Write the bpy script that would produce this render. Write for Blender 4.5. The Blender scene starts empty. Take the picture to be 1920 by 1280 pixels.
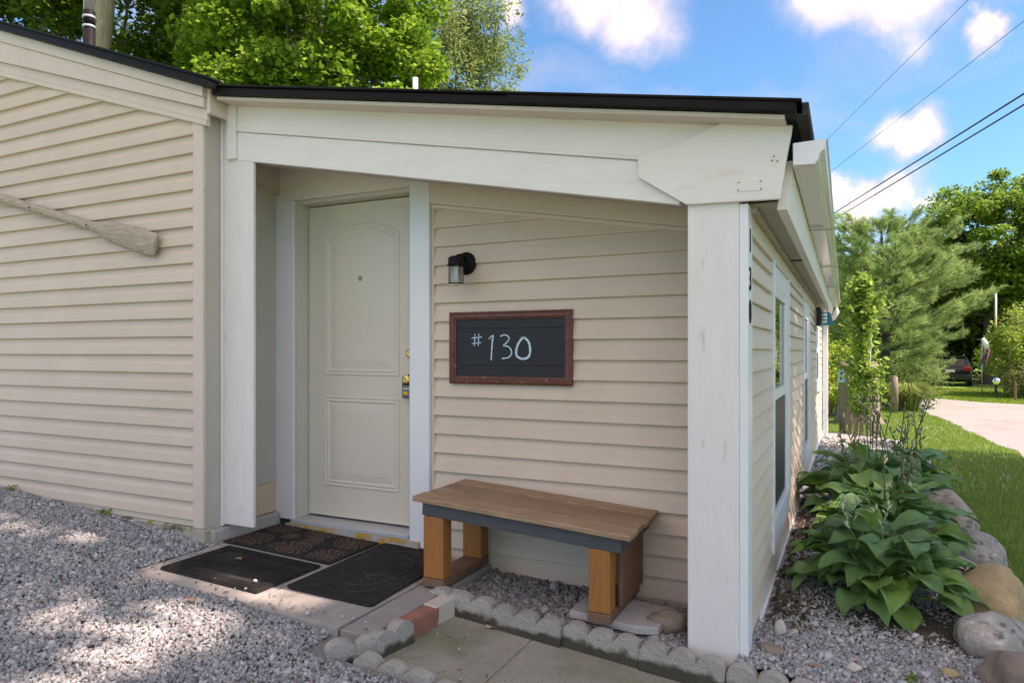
import bpy, bmesh, math, random
import numpy as np
from mathutils import Vector, Matrix, noise
R = math.radians
rng = np.random.default_rng(7); random.seed(7)
sc = bpy.context.scene
COL = sc.collection

# ------------------------------------------------------------------ camera
ZC = 1.12
F, CX, Y0 = 1300.0, 960.0, 658.0          # focal length, centre and horizon for a 1920 px wide picture
YAW = math.atan(630 / 1300)
cam = bpy.data.cameras.new('camera'); camo = bpy.data.objects.new('camera', cam); COL.objects.link(camo)
cam.sensor_width = 36; cam.lens = F / 1920 * 36; cam.shift_y = (Y0 - 640) / 1920
cam.clip_start = .05; cam.clip_end = 3000
camo.location = (0, 0, ZC); camo.rotation_euler = (R(90), 0, YAW)
sc.camera = camo

# ------------------------------------------------------------------ light
SUN_EL, SUN_AZ = R(54), math.atan2(.985, .17)      # azimuth measured from +Y towards +X
sdir = Vector((math.cos(SUN_EL) * math.sin(SUN_AZ), math.cos(SUN_EL) * math.cos(SUN_AZ), math.sin(SUN_EL)))
sl = bpy.data.lights.new('sun', 'SUN'); sl.energy = 3.0; sl.angle = R(.53); sl.color = (1, .96, .90)
so = bpy.data.objects.new('sun', sl); COL.objects.link(so)
so.rotation_euler = (-sdir).to_track_quat('-Z', 'Y').to_euler()
sc.view_settings.view_transform = 'Standard'; sc.view_settings.look = 'None'
sc.view_settings.gamma = 1; sc.view_settings.use_curve_mapping = False
sc.view_settings.exposure = 1.70
sc.view_settings.use_white_balance = True; sc.view_settings.white_balance_temperature = 7900; sc.view_settings.white_balance_tint = 29

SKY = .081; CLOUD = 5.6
sc.cycles.max_bounces = 12; sc.cycles.diffuse_bounces = 4; sc.cycles.glossy_bounces = 3; sc.cycles.transmission_bounces = 12; sc.cycles.use_adaptive_sampling = True; sc.cycles.adaptive_threshold = .02
w = bpy.data.worlds.new('World'); sc.world = w; w.use_nodes = True
nt = w.node_tree; N = nt.nodes; LK = nt.links; N.clear()
def wn(t, **k):
    n = N.new(t)
    for a, b in k.items(): setattr(n, a, b)
    return n
def wmath(op, a, b=None, clamp=False):
    n = wn('ShaderNodeMath', operation=op); n.use_clamp = clamp
    for i, v in enumerate((a, b)):
        if v is None: continue
        if isinstance(v, (int, float)): n.inputs[i].default_value = v
        else: LK.new(v, n.inputs[i])
    return n.outputs[0]
sky = wn('ShaderNodeTexSky', sky_type='NISHITA'); sky.sun_disc = False
sky.sun_elevation = SUN_EL; sky.sun_rotation = SUN_AZ
sky.air_density = 1.0; sky.dust_density = .5; sky.ozone_density = 3.0
tc = wn('ShaderNodeTexCoord')
warp = wn('ShaderNodeTexNoise'); warp.inputs['Scale'].default_value = 7; warp.inputs['Detail'].default_value = 7; warp.inputs['Roughness'].default_value = .58
LK.new(tc.outputs['Generated'], warp.inputs['Vector'])
sub = wn('ShaderNodeVectorMath', operation='SUBTRACT'); LK.new(warp.outputs['Color'], sub.inputs[0]); sub.inputs[1].default_value = (.5, .5, .5)
scl = wn('ShaderNodeVectorMath', operation='SCALE'); LK.new(sub.outputs[0], scl.inputs[0]); scl.inputs['Scale'].default_value = .15
add = wn('ShaderNodeVectorMath', operation='ADD'); LK.new(tc.outputs['Generated'], add.inputs[0]); LK.new(scl.outputs[0], add.inputs[1])
# fair-weather puffs: direction in the sky, angular size
puffs = [(Vector(d), r) for d, r in (((-0.2926, 0.8368, 0.4627), 0.065), ((-0.248, 0.8627, 0.4409), 0.065), ((-0.386, 0.8044, 0.4516), 0.034), ((0.0056, 0.9081, 0.4187), 0.073), ((0.0554, 0.9166, 0.396), 0.065), ((-0.0141, 0.899, 0.4377), 0.073), ((0.0353, 0.9613, 0.2732), 0.039), ((0.072, 0.9599, 0.2709), 0.043), ((0.0585, 0.9668, 0.2488), 0.036), ((0.0212, 0.9845, 0.174), 0.043), ((0.0593, 0.9807, 0.1865), 0.039), ((-0.0061, 0.9825, 0.1862), 0.030), ((0.0904, 0.9801, 0.1769), 0.026), ((0.1383, 0.9206, 0.3652), 0.026))]
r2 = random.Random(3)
while len(puffs) < 74:                       # larger unseen clouds added around the view to whiten the fill in the shade
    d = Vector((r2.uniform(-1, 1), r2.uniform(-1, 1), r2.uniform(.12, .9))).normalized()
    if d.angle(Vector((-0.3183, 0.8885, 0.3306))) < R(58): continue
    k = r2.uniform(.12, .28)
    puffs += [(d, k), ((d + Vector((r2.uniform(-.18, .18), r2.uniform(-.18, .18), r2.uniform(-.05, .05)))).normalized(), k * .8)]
cur = None
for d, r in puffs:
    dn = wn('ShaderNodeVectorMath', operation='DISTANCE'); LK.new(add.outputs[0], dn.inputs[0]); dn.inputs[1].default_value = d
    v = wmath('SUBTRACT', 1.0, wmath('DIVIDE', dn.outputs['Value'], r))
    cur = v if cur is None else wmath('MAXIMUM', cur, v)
mr = wn('ShaderNodeMapRange', interpolation_type='SMOOTHSTEP'); LK.new(cur, mr.inputs[0])
mr.inputs[1].default_value = -.22; mr.inputs[2].default_value = .85
wis = wn('ShaderNodeTexNoise'); wis.inputs['Scale'].default_value = 3.2; wis.inputs['Detail'].default_value = 6
mp = wn('ShaderNodeMapping'); mp.inputs['Scale'].default_value = (1, 1, 3.2); LK.new(add.outputs[0], mp.inputs[0]); LK.new(mp.outputs[0], wis.inputs['Vector'])
mw = wn('ShaderNodeMapRange'); LK.new(wis.outputs['Fac'], mw.inputs[0]); mw.inputs[1].default_value = .46; mw.inputs[2].default_value = .8; mw.inputs[4].default_value = .5
fac = wmath('MAXIMUM', mr.outputs[0], mw.outputs[0], True)
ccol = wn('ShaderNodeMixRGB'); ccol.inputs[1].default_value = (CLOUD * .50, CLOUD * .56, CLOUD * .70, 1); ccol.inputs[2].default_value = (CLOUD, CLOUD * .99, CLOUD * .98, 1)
cn = wn('ShaderNodeTexNoise'); cn.inputs['Scale'].default_value = 11; cn.inputs['Detail'].default_value = 6; LK.new(tc.outputs['Generated'], cn.inputs['Vector'])
cshade = wmath('ADD', cur, wmath('MULTIPLY', wmath('SUBTRACT', cn.outputs['Fac'], .5), 1.3))
shd = wn('ShaderNodeMapRange'); LK.new(cshade, shd.inputs[0]); shd.inputs[1].default_value = .0; shd.inputs[2].default_value = .75
LK.new(shd.outputs[0], ccol.inputs[0])
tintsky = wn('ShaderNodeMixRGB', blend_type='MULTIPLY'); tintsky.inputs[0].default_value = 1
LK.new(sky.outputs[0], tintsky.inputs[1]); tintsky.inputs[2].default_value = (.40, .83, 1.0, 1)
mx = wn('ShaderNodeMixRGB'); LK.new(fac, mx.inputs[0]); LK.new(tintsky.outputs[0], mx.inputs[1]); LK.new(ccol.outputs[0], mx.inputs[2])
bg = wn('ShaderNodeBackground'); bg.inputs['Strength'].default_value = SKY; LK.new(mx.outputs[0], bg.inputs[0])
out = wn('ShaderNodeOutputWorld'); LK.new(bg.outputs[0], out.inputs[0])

# ------------------------------------------------------------------ materials
MATS = {}
def mat(name, c1, c2=None, scale=8.0, rough=.6, bump=0.0, bscale=60.0, stretch=(1, 1, 1), metal=0.0, spots=None, tint=None, trans=0.0, detail=6, spec=.5, uv=False, rnd=0.0, ramp=(.35, .65)):
    """procedural material: two colours mixed by noise, optional spots (colour, scale, threshold), bump, per-piece tint attribute"""
    m = bpy.data.materials.new(name); m.use_nodes = True; MATS[name] = m
    t = m.node_tree; n = t.nodes; l = t.links; p = n['Principled BSDF']
    co = n.new('ShaderNodeTexCoord'); mpg = n.new('ShaderNodeMapping'); mpg.inputs['Scale'].default_value = stretch
    l.new(co.outputs['UV' if uv else 'Object'], mpg.inputs[0])
    nz = n.new('ShaderNodeTexNoise'); nz.inputs['Scale'].default_value = scale; nz.inputs['Detail'].default_value = detail; nz.inputs['Roughness'].default_value = .6
    l.new(mpg.outputs[0], nz.inputs['Vector'])
    rp = n.new('ShaderNodeMapRange'); rp.inputs[1].default_value, rp.inputs[2].default_value = ramp; l.new(nz.outputs['Fac'], rp.inputs[0])
    mxn = n.new('ShaderNodeMixRGB'); l.new(rp.outputs[0], mxn.inputs[0])
    mxn.inputs[1].default_value = (*c1, 1); mxn.inputs[2].default_value = (*(c2 or c1), 1)
    col = mxn.outputs[0]
    for sp in (spots or []):
        s = n.new('ShaderNodeTexNoise'); s.inputs['Scale'].default_value = sp[1]; s.inputs['Detail'].default_value = 5
        l.new(mpg.outputs[0], s.inputs['Vector'])
        g = n.new('ShaderNodeMapRange'); g.inputs[1].default_value = sp[2]; g.inputs[2].default_value = sp[2] + (sp[3] if len(sp) > 3 else .06); l.new(s.outputs['Fac'], g.inputs[0])
        q = n.new('ShaderNodeMixRGB'); l.new(g.outputs[0], q.inputs[0]); l.new(col, q.inputs[1]); q.inputs[2].default_value = (*sp[0], 1); col = q.outputs[0]
    if tint:
        at = n.new('ShaderNodeAttribute'); at.attribute_name = 'tint'
        q = n.new('ShaderNodeMixRGB'); q.blend_type = 'MULTIPLY'; q.inputs[0].default_value = 1; l.new(col, q.inputs[1]); l.new(at.outputs['Color'], q.inputs[2]); col = q.outputs[0]
    if rnd:
        oi = n.new('ShaderNodeObjectInfo'); mrn = n.new('ShaderNodeMapRange'); l.new(oi.outputs['Random'], mrn.inputs[0]); mrn.inputs[3].default_value = 1 - rnd; mrn.inputs[4].default_value = 1 + rnd
        vm = n.new('ShaderNodeVectorMath'); vm.operation = 'SCALE'; l.new(col, vm.inputs[0]); l.new(mrn.outputs[0], vm.inputs['Scale']); col = vm.outputs[0]
    l.new(col, p.inputs['Base Color']); p.inputs['Roughness'].default_value = rough; p.inputs['Metallic'].default_value = metal
    p.inputs['Specular IOR Level'].default_value = spec
    if bump:
        b = n.new('ShaderNodeTexNoise'); b.inputs['Scale'].default_value = bscale; b.inputs['Detail'].default_value = 6; l.new(mpg.outputs[0], b.inputs['Vector'])
        bn = n.new('ShaderNodeBump'); bn.inputs['Strength'].default_value = bump; bn.inputs['Distance'].default_value = .01
        l.new(b.outputs['Fac'], bn.inputs['Height']); l.new(bn.outputs[0], p.inputs['Normal'])
    if trans:
        tr = n.new('ShaderNodeBsdfTranslucent'); l.new(col, tr.inputs[0])
        ms = n.new('ShaderNodeMixShader'); ms.inputs[0].default_value = trans
        l.new(p.outputs[0], ms.inputs[1]); l.new(tr.outputs[0], ms.inputs[2]); l.new(ms.outputs[0], n['Material Output'].inputs[0])
    return m
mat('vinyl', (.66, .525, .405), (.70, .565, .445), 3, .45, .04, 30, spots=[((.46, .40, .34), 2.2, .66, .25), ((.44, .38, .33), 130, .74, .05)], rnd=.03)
mat('vinyl_backing', (.56, .46, .37), (.60, .50, .41), 3, .5, .05, 30)  # darker vinyl tone for the wall bodies behind the boards
mat('trim_tan', (.68, .57, .47), (.72, .61, .51), 4, .45, .06, 40, spots=[((.42, .37, .30), 18, .70, .1), ((.2, .17, .13), 55, .75, .02)])
mat('white_paint', (.79, .755, .715), (.83, .80, .765), 4, .55, .3, 12, stretch=(1, 4, 4), spots=[((.60, .55, .48), 6, .66, .12), ((.42, .38, .33), 26, .74, .03)])
mat('beam_paint', (.79, .735, .67), (.83, .785, .735), 2, .55, .3, 12, stretch=(1, 3, 3), spots=[((.70, .61, .49), 3.2, .60, .2), ((.35, .27, .2), 26, .75, .025)])
mat('post_paint', (.77, .74, .705), (.81, .78, .75), 4, .55, .3, 12, stretch=(5, 5, 1), spots=[((.62, .585, .54), 7, .66, .12), ((.40, .36, .31), 26, .74, .03)])
mat('white_vinyl', (.78, .79, .81), (.82, .83, .85), 3, .35, .03, 20)
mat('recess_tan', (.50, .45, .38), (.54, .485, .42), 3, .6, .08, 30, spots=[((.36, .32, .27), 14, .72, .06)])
mat('bare_board', (.62, .46, .31), (.66, .50, .35), 4, .7, .05)
mat('door_paint', (.69, .64, .535), (.72, .67, .565), 2, .42, .03, 60)
mat('jamb', (.60, .57, .49), (.63, .60, .52), 3, .5)
mat('black_metal', (.010, .009, .009), (.016, .012, .012), 6, .5, spec=.12)
mat('black_plastic', (.012, .012, .014), (.02, .02, .022), 12, .5)
mat('rubber', (.030, .029, .028), (.048, .046, .044), 25, .92, .5, 200, spec=.05, spots=[((.2, .19, .17), 120, .76, .02)])
mat('rubber_dusty', (.040, .039, .037), (.080, .076, .070), 4, .95, .6, 160, spec=.0, spots=[((.3, .28, .25), 90, .75, .02)])
mat('mat_brown', (.07, .045, .034), (.11, .068, .05), 12, .8, .5, 150)
mat('brass', (.78, .55, .22), (.68, .45, .15), 12, .22, metal=1)
mat('steel', (.5, .5, .5), (.6, .6, .6), 12, .35, metal=1)
mat('lock_grey', (.16, .165, .17), (.20, .205, .21), 12, .45)
mat('yellow_label', (.75, .50, .02), None, 5, .5)
mat('dark_print', (.01, .01, .012), None, 5, .6)
mat('shingle', (.02, .02, .022), (.04, .038, .037), 30, .9, .6, 90)
mat('aluminium_sill', (.52, .53, .55), (.58, .59, .61), 5, .4, metal=.2)
mat('lichen_wood', (.42, .40, .37), (.48, .45, .42), 12, .85, .5, 60, spots=[((.50, .29, .04), 9, .45, .12)])
mat('curb_concrete', (.40, .37, .34), (.46, .43, .40), 14, .9, .6, 90, spots=[((.46, .29, .06), 5, .66, .08), ((.22, .22, .15), 11, .67, .1)])
mat('foundation', (.46, .42, .34), (.40, .37, .28), 9, .9, .8, 40, spots=[((.10, .11, .05), 8, .52, .1), ((.30, .24, .03), 12, .66, .06)])
mat('paver', (.31, .285, .26), (.38, .35, .32), 9, rnd=.08, rough=.9, bump=.6, bscale=110, spots=[((.26, .25, .25), 4, .6, .15), ((.60, .58, .56), 70, .72, .03)])
mat('block_pale', (.56, .50, .43), (.62, .55, .47), 14, .9, .5, 90, spots=[((.28, .26, .22), 8, .7, .1)])
mat('brick', (.33, .13, .09), (.40, .18, .12), 12, .9, .6, 80, spots=[((.52, .42, .36), 40, .72, .05)])
mat('walkway', (.41, .38, .31), (.32, .30, .225), 5, .92, .9, 110, spots=[((.19, .20, .10), 2.6, .47, .25), ((.12, .12, .10), 1.1, .60, .2), ((.21, .195, .155), 150, .56, .1), ((.58, .56, .5), 80, .72, .04), ((.15, .15, .14), 60, .70, .04)])
mat('cap_grey', (.40, .385, .36), (.46, .44, .42), 14, .9, .6, 100)
mat('seat_wood', (.25, .14, .075), (.40, .265, .165), 7, rnd=.16, rough=.62, bump=.5, bscale=22, stretch=(1, 14, 14), spots=[((.47, .38, .29), 3.0, .58, .14), ((.10, .055, .03), 9, .66, .1)])
# .62, .5, 22, stretch=(1, 14, 14), spots=[((.43, .36, .29), 3.0, .60, .12), ((.10, .055, .03), 9, .66, .1)])
mat('leg_wood', (.42, .165, .04), (.34, .12, .028), 5, .55, .25, 20, stretch=(12, 12, 1), spots=[((.26, .10, .03), 6, .66, .12)])
mat('leg_base', (.17, .085, .05), (.22, .12, .075), 9, .7, .3, 30)
mat('apron_paint', (.055, .06, .068), (.075, .08, .088), 6, .55, .3, 25, stretch=(1, 8, 8), spots=[((.35, .35, .35), 34, .76, .02)])
mat('frame_wood', (.12, .035, .022), (.17, .06, .04), 10, .5, .6, 40, stretch=(1, 1, 1), spots=[((.32, .22, .17), 38, .65, .05)])
mat('chalkboard', (.012, .013, .019), (.02, .021, .028), 6, .6, .12, 30, stretch=(1, 6, 6))
mat('chalk', (.42, .62, .72), (.62, .80, .88), 120, .95, spots=[((.05, .06, .08), 240, .60, .08)])
mat('oar_wood', (.40, .32, .235), (.55, .46, .36), 6, .8, .5, 26, stretch=(2, 14, 14), spots=[((.27, .21, .15), 4, .62, .1), ((.66, .62, .57), 6, .62, .12)])
mat('gutter_paint', (.70, .66, .58), (.74, .70, .63), 1.2, .17, .10, 3.0, spots=[((.30, .26, .2), 18, .76, .03)])
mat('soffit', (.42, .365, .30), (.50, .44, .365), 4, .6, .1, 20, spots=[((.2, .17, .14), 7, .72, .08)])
mat('window_vinyl', (.80, .81, .82), (.84, .85, .86), 3, .3)
mat('screen', (.012, .013, .016), (.022, .023, .026), 30, .45, .1, 300)
mat('interior', (.05, .05, .05), None, 3, .8)
mat('teal', (.01, .22, .32), None, 3, .4)
mat('bulb', (.92, .92, .90), None, 3, .3)
mat('gravel_base', (.17, .165, .16), (.33, .325, .315), 90, .95, .9, 120)
mat('stone_chip', (.9, .9, .9), (1, 1, 1), 40, .85, .35, 90, tint=True)
mat('drive_gravel', (.24, .235, .225), (.32, .315, .305), 34, .95, 1.0, 40, spots=[((.22, .20, .16), .9, .52, .25), ((.17, .15, .13), 26, .60, .06), ((.50, .47, .44), 22, .64, .05)])
mat('lawn', (.12, .21, .025), (.17, .27, .035), 1.2, .9, .8, 70, spots=[((.20, .26, .045), 5, .6, .15)])
mat('grass', (.95, .95, .95), (1, 1, 1), 3, .6, tint=True, trans=.35)
mat('soil', (.055, .04, .03), (.09, .07, .05), 20, .95, .8, 60)
mat('leaf', (1, 1, 1), (.9, .95, .9), 2, .5, tint=True, trans=.45, spec=.35)
mat('needle', (1, 1, 1), (.9, .95, .9), 2, .6, tint=True, trans=.42, spec=.2)
mat('bark', (.16, .13, .10), (.24, .20, .16), 6, .95, 1, 14, stretch=(6, 6, 1))
mat('bark_pale', (.44, .37, .29), (.30, .25, .19), 5, .95, 1, 16, stretch=(6, 6, 1), spots=[((.30, .27, .10), 3, .68, .1)])
mat('bark_dark', (.055, .045, .038), (.08, .068, .055), 6, .95, 1, 14, stretch=(6, 6, 1))
mat('old_wood', (.17, .13, .095), (.30, .245, .185), 6, .9, .7, 20, stretch=(10, 10, 1), spots=[((.20, .22, .10), 5, .62, .1)])
mat('boulder_tan', (.50, .36, .20), (.38, .27, .15), 7, .9, 1.0, 28, spots=[((.58, .46, .30), 8, .60, .15), ((.16, .12, .08), 22, .72, .06)])
mat('boulder_grey', (.29, .27, .24), (.42, .39, .35), 16, .92, 1.0, 45, spots=[((.13, .13, .12), 22, .56, .1), ((.56, .53, .48), 34, .62, .1)])
mat('boulder_pink', (.33, .26, .22), (.42, .36, .31), 14, .92, 1.0, 40, spots=[((.16, .15, .14), 24, .55, .1), ((.54, .49, .44), 36, .62, .1)])
mat('rock_brown', (.24, .17, .13), (.31, .24, .19), 8, .9, .8, 30)
mat('rock_dark', (.10, .09, .085), (.16, .14, .13), 8, .9, .8, 30)
mat('hosta', (.135, .29, .085), (.20, .375, .12), 2.2, .36, tint=True, trans=.28, uv=True)
mat('stalk', (.12, .20, .06), (.16, .22, .08), 4, .6, trans=.2)
mat('bud', (.20, .23, .14), (.28, .28, .2), 20, .6)
mat('pale_bud', (.50, .58, .36), (.42, .52, .3), 20, .5)
mat('dry_leaf', (.36, .17, .075), (.46, .26, .13), 20, .8)
mat('dry_leaf_pale', (.40, .33, .22), (.46, .38, .27), 20, .8)
mat('cable', (.012, .012, .014), None, 3, .6)
mat('car_paint', (.010, .011, .016), (.013, .014, .02), 3, .12, spec=.6)
mat('car_glass', (.015, .02, .022), None, 3, .05)
mat('red_lens', (.35, .012, .012), None, 3, .2)
mat('plate', (.72, .74, .76), None, 3, .4)
mat('tyre', (.015, .015, .015), None, 9, .85)
mat('flag_white', (.72, .72, .72), None, 5, .8)
mat('flag_blue', (.05, .06, .40), None, 5, .8)
mat('flag_red', (.55, .02, .06), None, 5, .8)
mat('pale_blue', (.35, .52, .66), None, 5, .7)
mat('mirror_ball', (.8, .84, .9), None, 5, .05, metal=1)
mat('pole_metal', (.48, .38, .26), (.55, .45, .33), 6, .4, metal=.5)
mat('pvc', (.52, .55, .60), None, 5, .45)
mat('galvanised', (.62, .66, .70), (.72, .75, .78), 9, .3, metal=.8)
def glassmat(name, tintc, rough=0.0, ior=1.45):
    m = bpy.data.materials.new(name); m.use_nodes = True; p = m.node_tree.nodes['Principled BSDF']
    p.inputs['Base Color'].default_value = (*tintc, 1); p.inputs['Roughness'].default_value = rough
    p.inputs['Transmission Weight'].default_value = 1; p.inputs['IOR'].default_value = ior; MATS[name] = m
glassmat('glass', (.95, .97, .96)); glassmat('jar_glass', (.95, .96, .95), .03)
mat('pane', (.02, .024, .024), None, 3, .015, spec=1.0)
# damp, mossy lower band with a ragged edge on the scalloped concrete stones
def damp(name, base, base2, zlo, zhi):
    m = mat(name, base, base2, 14, .92, .8, 90, spots=[((.25, .23, .20), 140, .56, .12), ((.50, .465, .41), 170, .62, .08), ((.27, .255, .20), 6, .60, .18)], rnd=.07); t = m.node_tree; n = t.nodes; l = t.links; p = n['Principled BSDF']
    src = p.inputs['Base Color'].links[0].from_socket
    co = n.new('ShaderNodeTexCoord'); sx = n.new('ShaderNodeSeparateXYZ'); l.new(co.outputs['Object'], sx.inputs[0])
    oi = n.new('ShaderNodeObjectInfo'); ad = n.new('ShaderNodeVectorMath'); ad.operation = 'ADD'; l.new(co.outputs['Object'], ad.inputs[0]); l.new(oi.outputs['Location'], ad.inputs[1])
    nz = n.new('ShaderNodeTexNoise'); nz.inputs['Scale'].default_value = 16; nz.inputs['Detail'].default_value = 7; l.new(ad.outputs[0], nz.inputs['Vector'])
    mu = n.new('ShaderNodeMath'); mu.operation = 'MULTIPLY_ADD'; l.new(nz.outputs['Fac'], mu.inputs[0]); mu.inputs[1].default_value = .09; l.new(sx.outputs['Z'], mu.inputs[2])
    g = n.new('ShaderNodeMapRange'); g.inputs[1].default_value = zlo; g.inputs[2].default_value = zhi; l.new(mu.outputs[0], g.inputs[0])
    n2 = n.new('ShaderNodeTexNoise'); n2.inputs['Scale'].default_value = 7; l.new(ad.outputs[0], n2.inputs['Vector'])
    mg = n.new('ShaderNodeMixRGB'); l.new(n2.outputs['Fac'], mg.inputs[0]); mg.inputs[1].default_value = (.050, .046, .034, 1); mg.inputs[2].default_value = (.095, .094, .055, 1)
    q = n.new('ShaderNodeMixRGB'); l.new(g.outputs[0], q.inputs[0]); l.new(mg.outputs[0], q.inputs[1]); l.new(src, q.inputs[2]); l.new(q.outputs[0], p.inputs['Base Color'])
damp('edging', (.36, .335, .30), (.43, .40, .36), .168, .188)
# parallel veins on the hosta leaves, along the leaf
def veins():
    m = MATS['hosta']; n = m.node_tree.nodes; l = m.node_tree.links; p = n['Principled BSDF']
    co = n.new('ShaderNodeTexCoord'); wv = n.new('ShaderNodeTexWave'); wv.bands_direction = 'X'; wv.inputs['Scale'].default_value = 3.2; wv.inputs['Distortion'].default_value = .3
    l.new(co.outputs['UV'], wv.inputs[0]); b = n.new('ShaderNodeBump'); b.inputs['Strength'].default_value = .55; b.inputs['Distance'].default_value = .004
    l.new(wv.outputs['Fac'], b.inputs['Height']); l.new(b.outputs[0], p.inputs['Normal'])
veins()

# ------------------------------------------------------------------ helpers
ORG = {}                                     # world position of each root's origin
def org(o):
    while o is not None and o not in ORG: o = o.parent
    return ORG.get(o, Vector((0, 0, 0)))
def tag(o, label=None, cat=None, group=None, kind=None):
    if label: o['label'] = label
    if cat: o['category'] = cat
    if group: o['group'] = group
    if kind: o['kind'] = kind
    return o
def thing(name, label, cat, loc=(0, 0, 0), rz=0, group=None, rot=None):
    o = bpy.data.objects.new(name, None); COL.objects.link(o); o.empty_display_size = .1
    o.location = loc; o.rotation_euler = rot or (0, 0, rz); ORG[o] = Vector(loc)
    return tag(o, label, cat, group)
def link(name, me, m, parent=None, smooth=False, bevel=0, seg=2):
    o = bpy.data.objects.new(name, me); COL.objects.link(o)
    if m is not None and not me.materials: me.materials.append(MATS[m] if isinstance(m, str) else m)
    if parent is not None: o.parent = parent
    if smooth: me.shade_smooth()
    if bevel:
        b = o.modifiers.new('bevel', 'BEVEL'); b.width = bevel; b.segments = seg; b.limit_method = 'ANGLE'; b.angle_limit = R(35)
    return o
def poly(name, V, Fc, m, parent=None, local=False, smooth=False, bevel=0, seg=2):
    """verts in world space unless local; a child is stored relative to its root"""
    if parent is not None and not local:
        g = org(parent); V = [(v[0] - g.x, v[1] - g.y, v[2] - g.z) for v in V]
    me = bpy.data.meshes.new(name); me.from_pydata([tuple(map(float, v)) for v in V], [], Fc); me.update()
    return link(name, me, m, parent, smooth, bevel, seg)
BF = [(0, 1, 2, 3), (7, 6, 5, 4), (0, 4, 5, 1), (1, 5, 6, 2), (2, 6, 7, 3), (3, 7, 4, 0)]
def bv(x0, x1, y0, y1, z0, z1): return [(x0, y0, z0), (x0, y1, z0), (x1, y1, z0), (x1, y0, z0), (x0, y0, z1), (x0, y1, z1), (x1, y1, z1), (x1, y0, z1)]
def box(name, x0, x1, y0, y1, z0, z1, m, parent=None, bevel=.003, local=False, seg=2): return poly(name, bv(x0, x1, y0, y1, z0, z1), BF, m, parent, local, bevel=bevel, seg=seg)
def prism_xz(name, pts, y0, y1, m, parent=None, bevel=.003, local=False):
    """outline in x,z extruded from y0 (front) to y1"""
    n = len(pts); V = [(p[0], y0, p[1]) for p in pts] + [(p[0], y1, p[1]) for p in pts]
    Fc = [tuple(range(n)), tuple(range(2 * n - 1, n - 1, -1))] + [(i, i + n, (i + 1) % n + n, (i + 1) % n) for i in range(n)]
    o = poly(name, V, Fc, m, parent, local, bevel=bevel); fixn(o.data); return o
def prism_xy(name, pts, z0, z1, m, parent=None, bevel=.003, local=False, zf=None):
    n = len(pts); zf = zf or (lambda x, y: 0)
    V = [(p[0], p[1], z0 + zf(*p)) for p in pts] + [(p[0], p[1], z1 + zf(*p)) for p in pts]
    Fc = [tuple(range(n)), tuple(range(2 * n - 1, n - 1, -1))] + [(i, i + n, (i + 1) % n + n, (i + 1) % n) for i in range(n)]
    o = poly(name, V, Fc, m, parent, local, bevel=bevel); fixn(o.data); return o
def prism_yz(name, pts, x0, x1, m, parent=None, bevel=.003, local=False, smooth=False):
    n = len(pts); V = [(x0, p[0], p[1]) for p in pts] + [(x1, p[0], p[1]) for p in pts]
    Fc = [tuple(range(n)), tuple(range(2 * n - 1, n - 1, -1))] + [(i, i + n, (i + 1) % n + n, (i + 1) % n) for i in range(n)]
    o = poly(name, V, Fc, m, parent, local, bevel=bevel); fixn(o.data); return o
def fixn(me):
    b = bmesh.new(); b.from_mesh(me); bmesh.ops.recalc_face_normals(b, faces=b.faces); b.to_mesh(me); b.free()
def tubes(paths, n=8, cap=True):
    """list of (points, radii) -> verts, faces"""
    V = []; Fc = []
    for pts, rad in paths:
        pts = [Vector(p) for p in pts]; rad = rad if hasattr(rad, '__len__') else [rad] * len(pts); s = len(V)
        up = Vector((0, 0, 1)) if abs((pts[-1] - pts[0]).normalized().z) < .9 else Vector((1, 0, 0))
        for i, p in enumerate(pts):
            d = (pts[min(i + 1, len(pts) - 1)] - pts[max(i - 1, 0)]).normalized(); a = d.cross(up).normalized(); b = d.cross(a)
            for k in range(n):
                an = 2 * math.pi * k / n; V.append(p + (a * math.cos(an) + b * math.sin(an)) * rad[i])
        for i in range(len(pts) - 1):
            for k in range(n): Fc.append((s + i * n + k, s + i * n + (k + 1) % n, s + (i + 1) * n + (k + 1) % n, s + (i + 1) * n + k))
        if cap: Fc.append(tuple(s + k for k in range(n))); Fc.append(tuple(s + (len(pts) - 1) * n + n - 1 - k for k in range(n)))
    return V, Fc
def tube(name, pts, rad, m, parent=None, n=10, local=False, smooth=True):
    V, Fc = tubes([(pts, rad)], n); o = poly(name, V, Fc, m, parent, local); fixn(o.data)
    if smooth: o.data.shade_smooth()
    return o
def lathe(name, prof, m, parent=None, loc=(0, 0, 0), axis='Z', n=24, local=False, smooth=True):
    """profile of (radius, height) spun about an axis through loc"""
    V = []; Fc = []
    for r, h in prof:
        for k in range(n):
            a = 2 * math.pi * k / n; u, v = r * math.cos(a), r * math.sin(a)
            q = {'Z': (u, v, h), 'Y': (u, h, v), 'X': (h, u, v)}[axis]; V.append((q[0] + loc[0], q[1] + loc[1], q[2] + loc[2]))
    for i in range(len(prof) - 1):
        for k in range(n): Fc.append((i * n + k, i * n + (k + 1) % n, (i + 1) * n + (k + 1) % n, (i + 1) * n + k))
    if prof[0][0] > 1e-4: Fc.append(tuple(range(n)))
    if prof[-1][0] > 1e-4: Fc.append(tuple((len(prof) - 1) * n + k for k in range(n)))
    o = poly(name, V, Fc, m, parent, local); fixn(o.data)
    if smooth: o.data.shade_smooth(); e = o.modifiers.new('edges', 'EDGE_SPLIT'); e.split_angle = R(40)
    return o
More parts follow.
